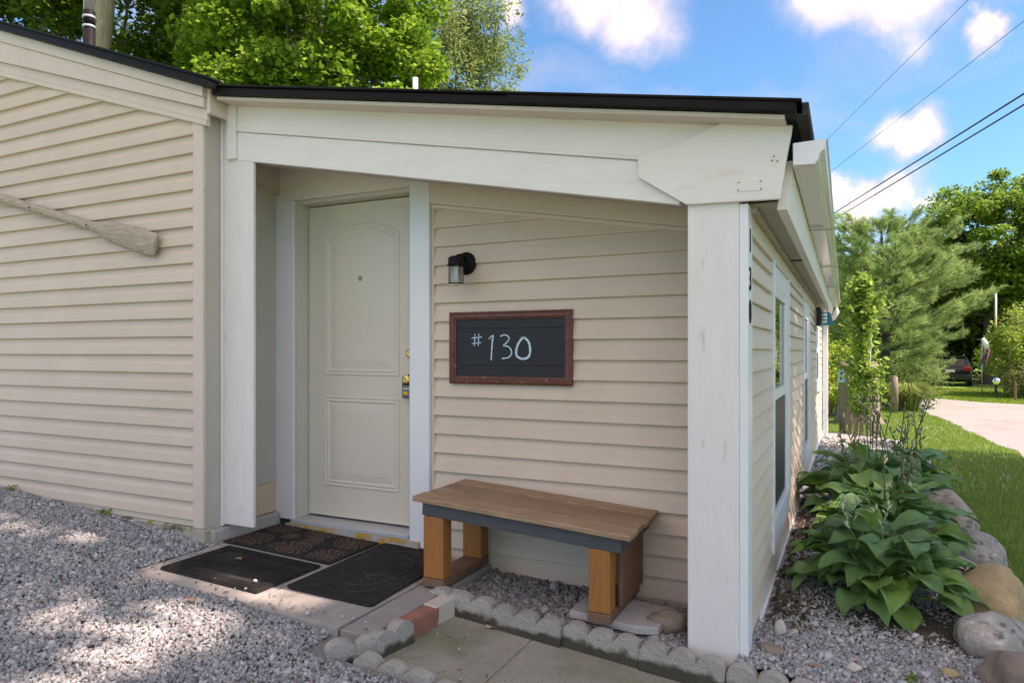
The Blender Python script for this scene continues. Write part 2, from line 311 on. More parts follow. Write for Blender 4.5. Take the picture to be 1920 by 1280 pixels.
def fast(name, V, T, m, parent=None, tint=None, smooth=False, flat=True):
    """big triangle mesh from numpy arrays; tint is one colour for each vertex"""
    me = bpy.data.meshes.new(name); V = np.ascontiguousarray(V, np.float32); T = np.ascontiguousarray(T, np.int32)
    if parent is not None: V = V - np.array(org(parent), np.float32)
    me.vertices.add(len(V)); me.vertices.foreach_set('co', V.ravel()); me.loops.add(T.size); me.loops.foreach_set('vertex_index', T.ravel())
    me.polygons.add(len(T)); me.polygons.foreach_set('loop_start', np.arange(0, T.size, 3, dtype=np.int32))
    me.update(calc_edges=True)
    if tint is not None:
        at = me.color_attributes.new('tint', 'FLOAT_COLOR', 'POINT'); c = np.ones((len(V), 4), np.float32); c[:, :3] = tint; at.data.foreach_set('color', c.ravel())
    if smooth: me.shade_smooth()
    return link(name, me, m, parent)
def copyobj(o, parent, loc, rot=(0, 0, 0), scl=(1, 1, 1)):
    c = o.copy(); COL.objects.link(c); c.parent = parent; c.location = loc; c.rotation_euler = rot; c.scale = scl; return c
def textmesh(name, body, size, m, parent, mtx, extrude=.001, shear=0):
    cu = bpy.data.curves.new(name, 'FONT'); cu.body = body; cu.size = size; cu.extrude = extrude; cu.align_x = 'CENTER'; cu.align_y = 'CENTER'
    t = bpy.data.objects.new('text', cu); COL.objects.link(t); bpy.context.view_layer.update()
    me = bpy.data.meshes.new_from_object(t.evaluated_get(bpy.context.evaluated_depsgraph_get())); bpy.data.objects.remove(t); bpy.data.curves.remove(cu)
    me.transform(mtx); g = org(parent); me.transform(Matrix.Translation(-g)); me.name = name; me.materials.clear()
    return link(name, me, m, parent)

# ------------------------------------------------------------------ ground
def lawn_z(x, y): return -.22 - .0105 * np.maximum(0, y - 4)
def yard_z(x, y): return np.clip(.075 - .062 * (x + 3.2) - .028 * np.clip((x + 3.7) / .5, 0, 1), -.18, .45)
def pav_z(x, y=0): return .045 - .035 * (x + 3.2)
def walk_z(x, y=0): return -.09 - .08 * (x + 1.7)
def bed_z(x, y): return -.085 - .09 * (x + .4) - .006 * np.maximum(0, y - 3)
def under_z(x, y): return -.035 - .045 * (x + 1.7)
def edge_z(x): return .02 - .07 * (x + 1.77)
def sheet(name, xs, ys, zf, m, lift=0, kind='structure', nz=0, label=None, cat=None):
    V = [(x, y, float(zf(x, y)) + lift + (nz * noise.noise((x * 2, y * 2, 0)) if nz else 0)) for y in ys for x in xs]; n = len(xs)
    Fc = [(j * n + i, j * n + i + 1, (j + 1) * n + i + 1, (j + 1) * n + i) for j in range(len(ys) - 1) for i in range(n - 1)]
    o = poly(name, V, Fc, m, smooth=True); return tag(o, label, cat, kind=kind)
gx = [-600, -100, -30, -12, -6, -3, -1, 0, .5, 1, 1.5, 2, 3, 5, 9, 15, 30, 100, 600]
gy = [-300, -60, -10, 0, 2, 3, 4, 6, 8, 10, 13, 16, 20, 25, 30, 36, 45, 60, 100, 200, 800]
sheet('ground', gx, gy, lambda x, y: max(float(lawn_z(x, y)), -1.2), 'lawn')
sheet('gravel_yard', np.linspace(-9, 1.2, 52), np.concatenate([np.linspace(-5, 1, 7), np.linspace(1.2, 2.09, 12)]), yard_z, 'gravel_base', -.012, nz=.006)
sheet('gravel_yard', np.linspace(-9, -3.18, 32), np.linspace(2.0905, 2.80, 12), yard_z, 'gravel_base', -.012, nz=.006)
sheet('gravel_yard', np.linspace(-3.1795, -1.72, 14), np.linspace(2.0905, 2.235, 4), yard_z, 'gravel_base', -.012, nz=.006)
sheet('gravel_bed', np.linspace(-.4, .72, 12), np.concatenate([np.linspace(2.82, 5, 14), np.linspace(5.3, 12.2, 16)]), bed_z, 'gravel_base', -.012, nz=.006)
sheet('gravel_bed', np.linspace(-1.72, -.36, 14), np.linspace(2.82, 3.33, 7), under_z, 'gravel_base', -.03, nz=.004)
dr = [(2.25, -12), (2.25, 5), (2.18, 9), (2.1, 11.3), (2.0, 13.8), (1.9, 17), (1.75, 19.5), (1.68, 23), (1.78, 26), (2.2, 27.6), (3.0, 26.3), (3.7, 25.2), (5, 24.4), (7.5, 24), (30, 23.6), (30, 17), (9, 17), (6.4, 14), (5.4, 8), (5.2, -12)]
dre = []
for i in range(len(dr)):
    a, b = Vector(dr[i]), Vector(dr[(i + 1) % len(dr)]); k = max(1, int((b - a).length / .6))
    for j in range(k):
        p = a.lerp(b, j / k); q = noise.noise((p.x * 1.3, p.y * 1.3, 2)) * .16; dre.append((p.x + q, p.y + q * .5))
b = bmesh.new(); vs = [b.verts.new((p[0], p[1], float(lawn_z(p[0], p[1])) + .006)) for p in dre]; b.faces.new(vs); bmesh.ops.triangulate(b, faces=b.faces)
me = bpy.data.meshes.new('driveway'); b.to_mesh(me); b.free(); tag(link('driveway', me, 'drive_gravel'), kind='structure')

# walkway of two concrete slabs between the scalloped stones
wk = bpy.data.objects.new('walkway', None); COL.objects.link(wk); ORG[wk] = Vector((0, 0, 0)); tag(wk, kind='structure')
for x0, x1 in ((-1.70, -1.2335), (-1.2305, -.42), (-.417, .62)):
    prism_xy('concrete_slab', [(x0, 2.14), (x0, 2.79), (x1, 2.79), (x1, 2.14)], -.10, 0, 'walkway', wk, .006, zf=walk_z)

# ------------------------------------------------------------------ house
HOUSE = thing('house', 'low cottage in beige vinyl siding with recessed front door and sloping black roof', 'house', (-3.2, 2.75, 0))
FW, BW, LW, SX = 2.85, 3.30, 2.75, -.375        # beam plane, wall behind the bench, left wall, side wall
RAKE = lambda x: 2.398 - .3125 * (x + 3.289)      # underside of the left gable trim
HEAD = lambda x: 1.913 - .170 * (x + 2.071)       # underside of the sloping head board behind the bench
PROF = [(0, .001), (0, .0215), (.04, .0225), (.50, .0165), (.62, .0110), (.74, .0070), (.9, .0045), (1.02, .003)]
PROFB = [(0, .001), (0, .0215), (.04, .0225), (.35, .0155), (.6, .0115), (.8, .0068), (1.02, .003)]
PLAIN = [(0, .001), (0, .0215), (.06, .0220), (.5, .012), (1.02, .0025)]
def siding(parent, z0, ztop, exp, xa, xb, place, prof, top=None, seg=5, sd=0):
    """one object for each course; the ends follow the sloping trim where top(x) cuts the course"""
    k = 0; z = z0
    while z < ztop - .004:
        h = min(exp, ztop - z); V = []; nx = seg + 1; ok = False
        for zf, of in prof:
            zz = z + zf * exp
            if zf > 1 and z + exp >= ztop: zz = ztop
            zz = min(zz, ztop); e1 = xb
            if top: e1 = min(xb, top(zz))
            e1 = max(e1, xa + .002)
            if e1 > xa + .02: ok = True
            for i in range(nx):
                x = xa + (e1 - xa) * i / seg
                wv = .0011 * noise.noise((x * 1.7, z * 3 + sd, sd)) ; V.append(place(x, of + wv * (1 if of > .002 else 0), zz + .0018 * noise.noise((x * .9, z * 7, sd + 5)) * (zf < .9)))
        if ok:
            Fc = [(j * nx + i, j * nx + i + 1, (j + 1) * nx + i + 1, (j + 1) * nx + i) for j in range(len(prof) - 1) for i in range(nx - 1)]
            poly('siding_board', V, Fc, 'vinyl', parent)
        z += exp; k += 1
# left gable wing ---------------------------------------------------------
XL = -10.9; XRG = -7.1
zr = RAKE(XRG)
lw = prism_xz('wall', [(-3.262, .02), (-3.262, RAKE(-3.262) + .1), (XRG, zr + .1), (XL, RAKE(-3.262) + .1), (XL, .02)], LW, 6.6, 'vinyl_backing', HOUSE, 0)
lw['label'] = 'beige gable wall of dutch lap vinyl siding'
siding(lw, .168, zr, .1035, -7.0, -3.318, lambda x, o, z: (x, LW - o, z), PROF, top=lambda z: -3.289 - (z - 2.398) / .3125, seg=8, sd=1)
box('corner_trim', -3.320, -3.238, LW - .022, LW + .0, .125, 2.50, 'trim_tan', HOUSE, .004)
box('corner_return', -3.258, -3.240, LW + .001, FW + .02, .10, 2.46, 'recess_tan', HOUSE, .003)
prism_xz('starter_strip', [(-7, .130), (-3.24, .130), (-3.24, .168), (-7, .168)], LW - .012, LW - .0015, 'trim_tan', HOUSE, .002)
fo = prism_xz('foundation', [(-7, -.05), (-3.222, -.05), (-3.222, .122), (-3.6, .128), (-7, .129)], LW - .028, LW + .09, 'foundation', HOUSE, .006)
# rake boards and black edge: the fascia tapers towards the eave, as the boards follow slightly different slopes
L0 = lambda x: 2.396 - .312 * (x + 3.289)
L1 = lambda x: 2.462 - .312 * (x + 3.197)
L2 = lambda x: 2.520 - .352 * (x + 3.197)
LB = lambda x: 2.575 - .362 * (x + 3.197)
def rake(name, lo, hi, y0, y1, m, x1=-3.20, bevel=.003, x0=XRG, o0=0.0, o1=0.0):
    return prism_xz(name, [(x0, lo(x0) + o0), (x1, lo(x1) + o0), (x1, hi(x1) + o1), (x0, hi(x0) + o1)], y0, y1, m, HOUSE, bevel)
rake('rake_moulding', L0, L0, LW - .034, LW - .003, 'trim_tan', o1=.030)
rake('rake_moulding', L0, L1, LW - .026, LW - .003, 'trim_tan', o0=.0305, o1=-.0005)
rake('rake_board', L1, L2, LW - .050, LW - .003, 'trim_tan', o1=-.0005)
rake('rake_cap_trim', L2, LB, LW - .062, LW - .003, 'trim_tan', -3.195, o1=-.0005)
rake('drip_edge', LB, LB, LW - .10, LW - .03, 'black_metal', -3.10, o1=.046)
rake('drip_edge', LB, LB, LW - .112, LW - .02, 'black_metal', -3.09, o0=.0465, o1=.060)
box('rake_end_block', -3.198, -3.168, LW - .035, FW + .03, 2.43, 2.585, 'trim_tan', HOUSE, .006)
box('rake_return', -3.1675, -3.09, FW - .012, FW + .03, 2.513, 2.55, 'trim_tan', HOUSE, .004)
# roofs: thick slabs with shingle courses implied by material, both slopes of the gable
prism_xz('roof', [(XRG, LB(XRG) + .005), (-3.1, LB(-3.1) + .005), (-3.1, LB(-3.1) + .044), (XRG, LB(XRG) + .046), (XL - .2, LB(-3.0) + .03), (XL - .2, LB(-3.0) - .01)], LW - .019, 6.8, 'shingle', HOUSE, 0)
# porch roof slopes down to the right and runs back along the side wall
RT = lambda x: 2.570 - (x + 3.106) * (2.570 - 2.022) / (3.106 - .15)
prism_xz('roof', [(-3.13, RT(-3.13) - .040), (-.15, RT(-.15) - .038), (-.15, RT(-.15) - .004), (-3.13, RT(-3.13) - .004)], 2.735, 11.6, 'shingle', HOUSE, 0)
prism_xz('drip_edge', [(-3.15, RT(-3.15) - .048), (-1.30, RT(-1.3) - .042), (-1.30, RT(-1.3) - .006), (-3.15, RT(-3.15) - .006)], 2.712, 2.734, 'black_metal', HOUSE, .004)
prism_xz('drip_edge', [(-1.34, RT(-1.34) - .041), (-.172, RT(-.172) - .040), (-.172, RT(-.172) - .003), (-1.34, RT(-1.34) - .004)], 2.705, 2.7115, 'black_metal', HOUSE, .003)
prism_xz('drip_edge', [(-3.15, RT(-3.15) - .005), (-.15, RT(-.15) - .003), (-.15, RT(-.15) + .008), (-3.15, RT(-3.15) + .006)], 2.698, 2.75, 'black_metal', HOUSE, .003)
for k in range(9):     # shingle ends at the eave corner
    box('shingle', -.172 + .002 * (k % 2), -.128, 2.735 + k * 1.0, 2.735 + k * 1.0 + .97, RT(-.15) - .046 - .002 * (k % 2), RT(-.15) + .004, 'shingle', HOUSE, .004)
prism_xz('eave_soffit', [(-3.14, RT(-3.14) - .068), (-.21, RT(-.21) - .060), (-.21, RT(-.21) - .0425), (-3.14, RT(-3.14) - .0495)], 2.737, 2.853, 'trim_tan', HOUSE, .002)
# beam across the porch
BT = lambda x: 2.520 - (x + 3.107) * (2.520 - 1.975) / (3.107 - .189)      # top
BM = lambda x: 2.372 - (x + 3.107) * (2.372 - 1.932) / (3.107 - .789)      # moulding
BB = lambda x: 2.199 - (x + 3.107) * (2.199 - 1.712) / (3.107 - .586)      # bottom
def slant(name, x0, x1, lo, hi, y0, y1, m, bevel=.003): return prism_xz(name, [(x0, lo(x0)), (x1, lo(x1)), (x1, hi(x1)), (x0, hi(x0))], y0, y1, m, HOUSE, bevel)
slant('beam_board', -3.108, -.30, lambda x: BM(x) + .004, BT, FW, FW + .04, 'beam_paint')
slant('beam_board', -3.108, -.62, BB, lambda x: BM(x) - .013, FW + .004, FW + .04, 'white_paint')
slant('beam_moulding', -3.108, -.790, lambda x: BM(x) - .012, lambda x: BM(x) + .003, FW - .008, FW + .03, 'beam_paint', .002)
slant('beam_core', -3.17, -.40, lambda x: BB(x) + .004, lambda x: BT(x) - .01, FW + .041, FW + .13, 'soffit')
prism_xz('bracket_plate', [(-.789, 1.930), (-.785, 1.842), (-.590, 1.712), (-.234, 1.700), (-.189, 1.976), (-.45, 2.020), (-.62, 1.968)], FW - .022, FW - .003, 'beam_paint', HOUSE, .003)
prism_xz('bracket_backing', [(-.62, 1.74), (-.24, 1.71), (-.195, 1.97), (-.62, 2.02)], FW - .002, FW + .05, 'white_paint', HOUSE, .003)
prism_xz('patch_plate', [(-.392, 1.742), (-.298, 1.739), (-.296, 1.782), (-.390, 1.784)], FW - .0245, FW - .0222, 'white_paint', HOUSE, .0008)
for sx_, sz_ in ((-.386, 1.749), (-.304, 1.775), (-.303, 1.746), (-.384, 1.778), (-.262, 1.85), (-.255, 1.865), (-.243, 1.845)):
    lathe('nail', [(.0035, 0), (.003, -.002), (0, -.003)], 'rock_brown', HOUSE, (sx_, FW - .0245, sz_), 'Y', 8)
box('beam_end_board', -3.178, -3.1085, FW - .014, FW + .05, 2.205, 2.512, 'white_paint', HOUSE, .004)
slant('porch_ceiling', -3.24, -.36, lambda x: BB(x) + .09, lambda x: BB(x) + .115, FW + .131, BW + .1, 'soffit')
# posts
box('post', -3.222, -2.992, FW + .008, FW + .03, .130, 2.45, 'post_paint', HOUSE, .006)
box('post_edge_board', -3.238, -3.2225, FW - .004, FW + .10, .12, 2.45, 'white_paint', HOUSE, .004)
box('post', -.588, -.386, FW, FW + .13, -.20, 1.722, 'post_paint', HOUSE, .006)
box('side_sheathing', -.44, SX - .030, FW + .14, BW + .129, -.25, 1.75, 'vinyl_backing', HOUSE, 0)
box('post_corner_bead', -.3855, SX + .0225, FW + .004, FW + .1345, -.16, 1.70, 'white_vinyl', HOUSE, .002)
# recess: side panel, door wall, bench wall
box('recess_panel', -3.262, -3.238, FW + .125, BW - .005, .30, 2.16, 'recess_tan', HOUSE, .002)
box('bare_board', -3.262, -3.2365, FW + .125, BW - .005, .118, .298, 'bare_board', HOUSE, .002)
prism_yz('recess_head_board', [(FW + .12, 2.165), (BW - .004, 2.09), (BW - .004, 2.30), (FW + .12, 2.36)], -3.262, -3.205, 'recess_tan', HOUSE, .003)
bw = prism_xz('wall', [(-2.25, -.2), (-.40, -.2), (-.40, 1.9), (-2.25, 2.35)], BW + .001, BW + .12, 'vinyl_backing', HOUSE, 0)
bw['label'] = 'beige sided wall behind the bench'
siding(bw, -.062, 1.915, .1035, -2.072, -.395, lambda x, o, z: (x, BW - o, z), PROFB, top=lambda z: -2.071 - (z - 1.913) / .170, seg=6, sd=9)
box('corner_channel', -2.090, -2.070, BW - .02, BW - .0005, -.03, 1.93, 'vinyl', HOUSE, .003)
prism_xz('head_trim', [(-2.09, HEAD(-2.09)), (-.40, HEAD(-.4)), (-.40, HEAD(-.4) + .022), (-2.09, HEAD(-2.09) + .022)], BW - .025, BW - .0006, 'trim_tan', HOUSE, .003)
prism_xz('head_board', [(-2.09, HEAD(-2.09) + .0225), (-.40, HEAD(-.4) + .0225), (-.40, HEAD(-.4) + .22), (-2.09, HEAD(-2.09) + .22)], BW - .040, BW - .0006, 'trim_tan', HOUSE, .003)
box('base_board', -2.07, -.40, BW - .028, BW - .0006, -.16, -.063, 'cap_grey', HOUSE, .003)
prism_xz('head_panel', [(-3.26, 2.052), (-2.20, 2.052), (-2.20, 2.25), (-3.26, 2.42)], BW - .02, BW + .08, 'beam_paint', HOUSE, .003)
box('door_trim', -3.246, -3.098, BW - .022, BW + .06, .075, 2.0518, 'white_vinyl', HOUSE, .004)
box('door_trim', -2.222, -2.0905, BW - .040, BW + .04, .02, 2.10, 'white_vinyl', HOUSE, .004)
box('door_jamb', -3.0975, -3.072, BW - .005, BW + .14, .085, 2.05, 'jamb', HOUSE, .003)
box('door_jamb', -3.0715, -2.229, BW + .0, BW + .14, 2.028, 2.0512, 'jamb', HOUSE, .003)
box('door_sill', -3.10, -2.229, BW - .045, BW + .14, .058, .084, 'aluminium_sill', HOUSE, .004)
box('sill_board', -3.14, -2.15, BW - .052, BW + .05, -.01, .0575, 'lichen_wood', HOUSE, .004)
box('dark_gap', -3.072, -2.23, BW + .13, BW + .16, .05, 2.04, 'interior', HOUSE, 0)
# door -------------------------------------------------------------------
DY = BW + .085
D0, D1, DZ0, DZ1 = -3.066, -2.205, .098, 2.022
door = box('door', D0, D1, DY, DY + .042, DZ0, DZ1, 'door_paint', HOUSE, .002)
def arch_outline(x0, x1, z0, z1, rise, n=14):
    pts = [(x0, z0), (x1, z0), (x1, z1 - rise)]
    for i in range(1, n):
        t = i / n; pts.append((x1 + (x0 - x1) * t, z1 - rise + rise * math.sin(math.pi * t)))
    return pts + [(x0, z1 - rise)]
def panel(name, x0, x1, z0, z1, rise):
    steps = [(0, -.001), (.004, .0055), (.012, .0065), (.016, .0022), (.022, .0022), (.026, .006), (.034, .006), (.040, .0008), (.046, .0008), (.088, .0062), (.092, .0062)]
    V = []; Fc = []; n = None
    for d, h in steps:
        o = arch_outline(x0 + d, x1 - d, z0 + d, z1 - d, rise * (1 - d * 1.2)) if rise else [(x0 + d, z0 + d), (x1 - d, z0 + d), (x1 - d, z1 - d), (x0 + d, z1 - d)]
        n = len(o); V += [(p[0], DY - h, p[1]) for p in o]
    for j in range(len(steps) - 1):
        for i in range(n): Fc.append((j * n + i, j * n + (i + 1) % n, (j + 1) * n + (i + 1) % n, (j + 1) * n + i))
    Fc.append(tuple((len(steps) - 1) * n + i for i in range(n)))
    return poly(name, V, Fc, 'door_paint', door)
panel('door_panel', -2.935, -2.375, .97, 1.905, .075)
panel('door_panel', -2.940, -2.375, .285, .845, 0)
lathe('peephole', [(.015, 0), (.015, -.006), (.009, -.008), (.007, -.004), (0, -.004)], 'black_metal', door, (-2.660, DY, 1.56), 'Y', 16)
lathe('deadbolt', [(.032, 0), (.033, -.004), (.030, -.012), (.024, -.022), (.017, -.026), (.010, -.0262), (0, -.024)], 'brass', door, (-2.293, DY, 1.105), 'Y', 24)
lathe('doorknob', [(.032, 0), (.032, -.006), (.014, -.012), (.013, -.032), (.022, -.040), (.0275, -.052), (.025, -.064), (.015, -.070), (.009, -.0695), (0, -.067)], 'brass', door, (-2.290, DY, .955), 'Y', 24)
# side wall ---------------------------------------------------------------
sw = box('wall', -.45, SX - .034, BW + .13, 11.4, -.25, 1.75, 'vinyl_backing', HOUSE, 0)
sw['label'] = 'long beige side wall with windows facing the garden'
P_side = lambda y, o, z: (SX + o, y, z)
WIN = [(3.86, 4.96, .105, 1.575), (6.66, 7.72, .105, 1.58), (9.30, 10.44, .62, 1.585)]
zz = -.04
for i in range(17):
    z1 = zz + .0975
    cuts = [(a, b_) for a, b_, c, d in WIN if z1 > c + .02]
    ys = [FW + .135] + [v for c in cuts for v in c] + [11.33]
    for j in range(0, len(ys), 2):
        siding(sw, zz, z1, .0975, ys[j], ys[j + 1], P_side, PLAIN, seg=4, sd=20 + i + j)
    zz = z1
box('base_board', SX - .02, SX + .030, FW + .42, 11.4, -.155, -.075, 'white_paint', HOUSE, .003)
box('base_cap', SX - .02, SX + .022, FW + .42, 11.4, -.0745, -.043, 'white_paint', HOUSE, .003)
box('corner_trim', SX - .02, SX + .022, 11.33, 11.42, -.15, 1.62, 'white_vinyl', HOUSE, .003)
box('frieze_board', SX - .02, SX + .020, FW + .135, 11.42, 1.605, 1.675, 'trim_tan', HOUSE, .003)
box('frieze_channel', SX - .02, SX + .026, FW + .135, 11.42, 1.590, 1.6045, 'vinyl', HOUSE, .003)
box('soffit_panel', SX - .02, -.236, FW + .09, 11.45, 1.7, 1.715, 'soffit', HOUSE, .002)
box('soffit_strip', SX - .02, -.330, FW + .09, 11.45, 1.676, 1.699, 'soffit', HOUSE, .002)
box('soffit_joint', SX, -.236, 4.75, 4.80, 1.695, 1.6995, 'bark_dark', HOUSE, 0)
prism_xz('fascia_board', [(-.252, 1.672), (-.214, 1.672), (-.188, 1.86), (-.226, 1.86)], FW + .052, 11.5, 'beam_paint', HOUSE, .003)
for wy0, wy1, wz0, wz1 in WIN:
    wo = box('window', SX - .03, SX - .012, wy0, wy1, wz0, wz1, 'interior', HOUSE, 0)
    fr = .055
    box('trim_channel', SX - .01, SX + .030, wy0, wy0 + .045, wz0 - .05, 1.600, 'white_vinyl', wo, .004)
    box('trim_channel', SX - .01, SX + .026, wy1 - .045, wy1, wz0 - .05, 1.600, 'white_vinyl', wo, .004)
    box('head_trim', SX - .01, SX + .014, wy0 + .0455, wy1 - .0455, wz1 - .10, 1.600, 'white_vinyl', wo, .003)
    box('sill', SX - .01, SX + .028, wy0 + .0455, wy1 - .0455, wz0 - .03, wz0 + .12, 'white_vinyl', wo, .004)
    y0, y1, z0, z1 = wy0 + .046, wy1 - .046, wz0 + .121, wz1 - .101
    mid = z0 + (z1 - z0) * .52
    for n_, a in (('frame', (y0, y0 + .05, z0, z1)), ('frame', (y1 - .05, y1, z0, z1)), ('frame', (y0 + .0505, y1 - .0505, z1 - .05, z1)), ('meeting_rail', (y0 + .0505, y1 - .0505, mid - .03, mid + .03))):
        box(n_, SX - .012, SX + .012, *a, 'window_vinyl', wo, .003)
    box('sash', SX - .012, SX + .006, y0 + .0505, y0 + .09, mid + .0305, z1 - .0505, 'window_vinyl', wo, .003)
    box('sash', SX - .012, SX + .006, y1 - .09, y1 - .0505, mid + .0305, z1 - .0505, 'window_vinyl', wo, .003)
    box('pane', SX - .011, SX - .004, y0 + .0905, y1 - .0905, mid + .0305, z1 - .0505, 'pane', wo, 0)
    box('insect_screen', SX - .011, SX + .003, y0 + .0505, y1 - .0505, z0 + .001, mid - .0305, 'screen', wo, .001)
# gutter: K-style trough with an end cap, elbow and downspout
GP = [(-.186, 1.905), (-.186, 1.822), (-.112, 1.818), (-.100, 1.836), (-.094, 1.858), (-.078, 1.872), (-.074, 1.900), (-.068, 1.908), (-.073, 1.911), (-.080, 1.902)]
def gut(y0, y1, n=14):
    V = []; m = len(GP)
    for j in range(n + 1):
        y = y0 + (y1 - y0) * j / n; sag = -.012 * math.sin(j / n * 3.14) - .045 * (j / n); wob = .0025 * noise.noise((y * 1.5, 3, 1))
        V += [(p[0] + wob - .03 * (j / n), y, p[1] + sag) for p in GP]
    return V, [(j * m + i, j * m + i + 1, (j + 1) * m + i + 1, (j + 1) * m + i) for j in range(n) for i in range(m - 1)]
V, Fc = gut(2.83, 11.5); gu = poly('gutter', V, Fc, 'gutter_paint', HOUSE); gu.modifiers.new('thick', 'SOLIDIFY').thickness = .0015
ce = [p for p in GP[:8]]
prism_xz('gutter_end_cap', ce, 2.822, 2.829, 'white_vinyl', gu, .001)
for y in (4.2, 6.0, 7.8, 9.6): box('gutter_seam', -.192 - .03 * (y - 2.8) / 8.7, -.0655 - .03 * (y - 2.8) / 8.7, y, y + .03, 1.80 - .045 * (y - 2.8) / 8.7, 1.803 - .045 * (y - 2.8) / 8.7, 'soffit', gu, 0)
tube('downspout_elbow', [(-.15, 11.42, 1.80), (-.15, 11.42, 1.71), (-.19, 11.43, 1.63), (-.27, 11.45, 1.56), (-.305, 11.46, 1.48)], .040, 'white_vinyl', HOUSE, 12)
box('downspout', -.345, -.270, 11.43, 11.50, -.30, 1.50, 'white_vinyl', HOUSE, .012)
# roof pipes
tube('roof_vent_pipe', [(-6.40, 4.12, 3.3), (-6.40, 4.12, 4.15)], .052, 'black_metal', HOUSE, 20)
for z in (4.14, 4.23): tube('pipe_band', [(-6.40, 4.12, z), (-6.40, 4.12, z + .022)], .057, 'galvanised', HOUSE, 20)
tube('roof_vent_pipe', [(-6.40, 4.12, 4.151), (-6.40, 4.12, 4.30)], .051, 'black_metal', HOUSE, 20)
tube('flue', [(-6.40, 4.12, 4.301), (-6.40, 4.12, 5.3)], .048, 'galvanised', HOUSE, 20)
tube('plumbing_vent', [(-4.21, 6.29, 2.4), (-4.21, 6.29, 4.07)], .030, 'pvc', HOUSE, 16)
# the number on the side face of the corner post
for ch, z in (('1', 1.555), ('3', 1.402), ('0', 1.272)):
    textmesh('numeral', ch, .135, 'black_metal', HOUSE, Matrix.Translation((SX + .023, 2.905, z)) @ Matrix.Rotation(R(90), 4, 'Z') @ Matrix.Rotation(R(90), 4, 'X'), .003)
# rear of the building so it is closed from behind
box('core', -3.3, -.46, 3.46, 11.4, -.2, 1.9, 'vinyl_backing', HOUSE, 0)

# ------------------------------------------------------------------ entrance things
k = thing('doorstep_curb', 'pale concrete curb along the left edge of the doorstep below the post', 'curb', (-3.22, 3.0, .05))
prism_xy('concrete_strip', [(-3.262, 2.765), (-3.195, 2.765), (-3.190, 3.02), (-3.197, 3.272), (-3.262, 3.272)], -.02, .114, 'curb_concrete', k, .008)
# paving slabs, each its own thing
for i, (x0, x1, y0, y1, lab) in enumerate(((-3.17, -2.385, 2.245, 2.775, 'grey concrete paving slab under the ribbed black doormat'), (-2.375, -1.865, 2.225, 2.70, 'grey paving slab at the front edge under the oval patterned mat'),
        (-3.185, -2.385, 2.785, 3.248, 'grey paving slab under the brown floral doormat'), (-2.375, -1.865, 2.71, 3.248, 'grey paving slab at the door trim under the back of the oval mat'),
        (-1.855, -1.715, 2.225, 2.83, 'narrow pale paving slab in the sun beside the red brick'), (-1.855, -1.70, 2.84, 3.262, 'narrow paving slab under the left legs of the bench'))):
    c = ((x0 + x1) / 2, (y0 + y1) / 2); j = lambda: random.uniform(-.004, .004)
    o = prism_xy('paving_slab', [(x0 + j() - c[0], y0 + j() - c[1]), (x0 + j() - c[0], y1 + j() - c[1]), (x1 + j() - c[0], y1 + j() - c[1]), (x1 + j() - c[0], y0 + j() - c[1])], -.075, -.002 + random.uniform(-.002, .002), 'paver', None, .006, zf=lambda x, y: -.035 * x)
    o.location = (c[0], c[1], pav_z(c[0])); tag(o, lab, 'paving slab', 'paving slabs of the doorstep')
# doormats ---------------------------------------------------------------
TIL = math.atan(.035)
def matroot(name, label, x, y): return thing(name, label, 'doormat', (x, y, pav_z(x) + .001), rot=(0, TIL, 0), group='doormats on the step')
m1 = matroot('floral_doormat', 'black rubber doormat with raised brown flower pattern against the door sill', -2.79, 3.02)
box('base', -.38, .38, -.215, .215, 0, .009, 'rubber', m1, .003, True)
def flower(cx, cy, r, petals, rings):
    V = []; Fc = []
    for q in range(rings):
        rr = r * (q + 1) / rings; n = int(petals * (.55 + .45 * (q + 1) / rings))
        for i in range(n):
            a = 2 * math.pi * (i + .5 * (q % 2)) / n; ca, sa = math.cos(a), math.sin(a); wd = rr * math.sin(math.pi / n) * .78; ln = r / rings * .74
            pts = [(rr - ln, -wd * .3), (rr - ln * .3, -wd), (rr, 0), (rr - ln * .3, wd), (rr - ln, wd * .3)]
            s = len(V)
            P2 = [(cx + u * ca - v * sa, cy + u * sa + v * ca) for u, v in pts]
            if any(abs(x) > .375 or abs(y) > .21 for x, y in P2): continue
            V += [(x, y, .0085) for x, y in P2] + [(x, y, .0135) for x, y in P2]
            Fc += [tuple(s + 5 + k_ for k_ in range(5))] + [(s + k_, s + (k_ + 1) % 5, s + 5 + (k_ + 1) % 5, s + 5 + k_) for k_ in range(5)]
    return V, Fc
for cx, cy, r in ((-.27, -.10, .115), (-.27, .14, .10), (.0, .17, .10), (.03, -.13, .125), (.27, .12, .11), (.30, -.13, .11), (.06, .03, .06), (-.12, .04, .055)):
    V, Fc = flower(cx, cy, r, 15, 5 if r > .08 else 3); poly('flower_motif', V, Fc, 'mat_brown', m1, True)
tube('scroll_line', [(-.18 + .06 * math.cos(a), .02 + .035 * math.sin(a), .010) for a in np.linspace(0, 5.6, 18)], .003, 'rubber', m1, 6, True)
for q in range(5): tube('leaf_line', [(-.12 + .42 * t, -.02 - .05 * q * t * .4 + .03 * math.sin(3 * t + q), .010) for t in np.linspace(0, 1, 9)], .003, 'rubber', m1, 6, True)
m2 = matroot('ribbed_doormat', 'black ribbed rubber doormat lying next to the gravel', -2.745, 2.545)
box('base', -.325, .325, -.215, .215, 0, .007, 'rubber', m2, .003, True)
V = []; Fc = []
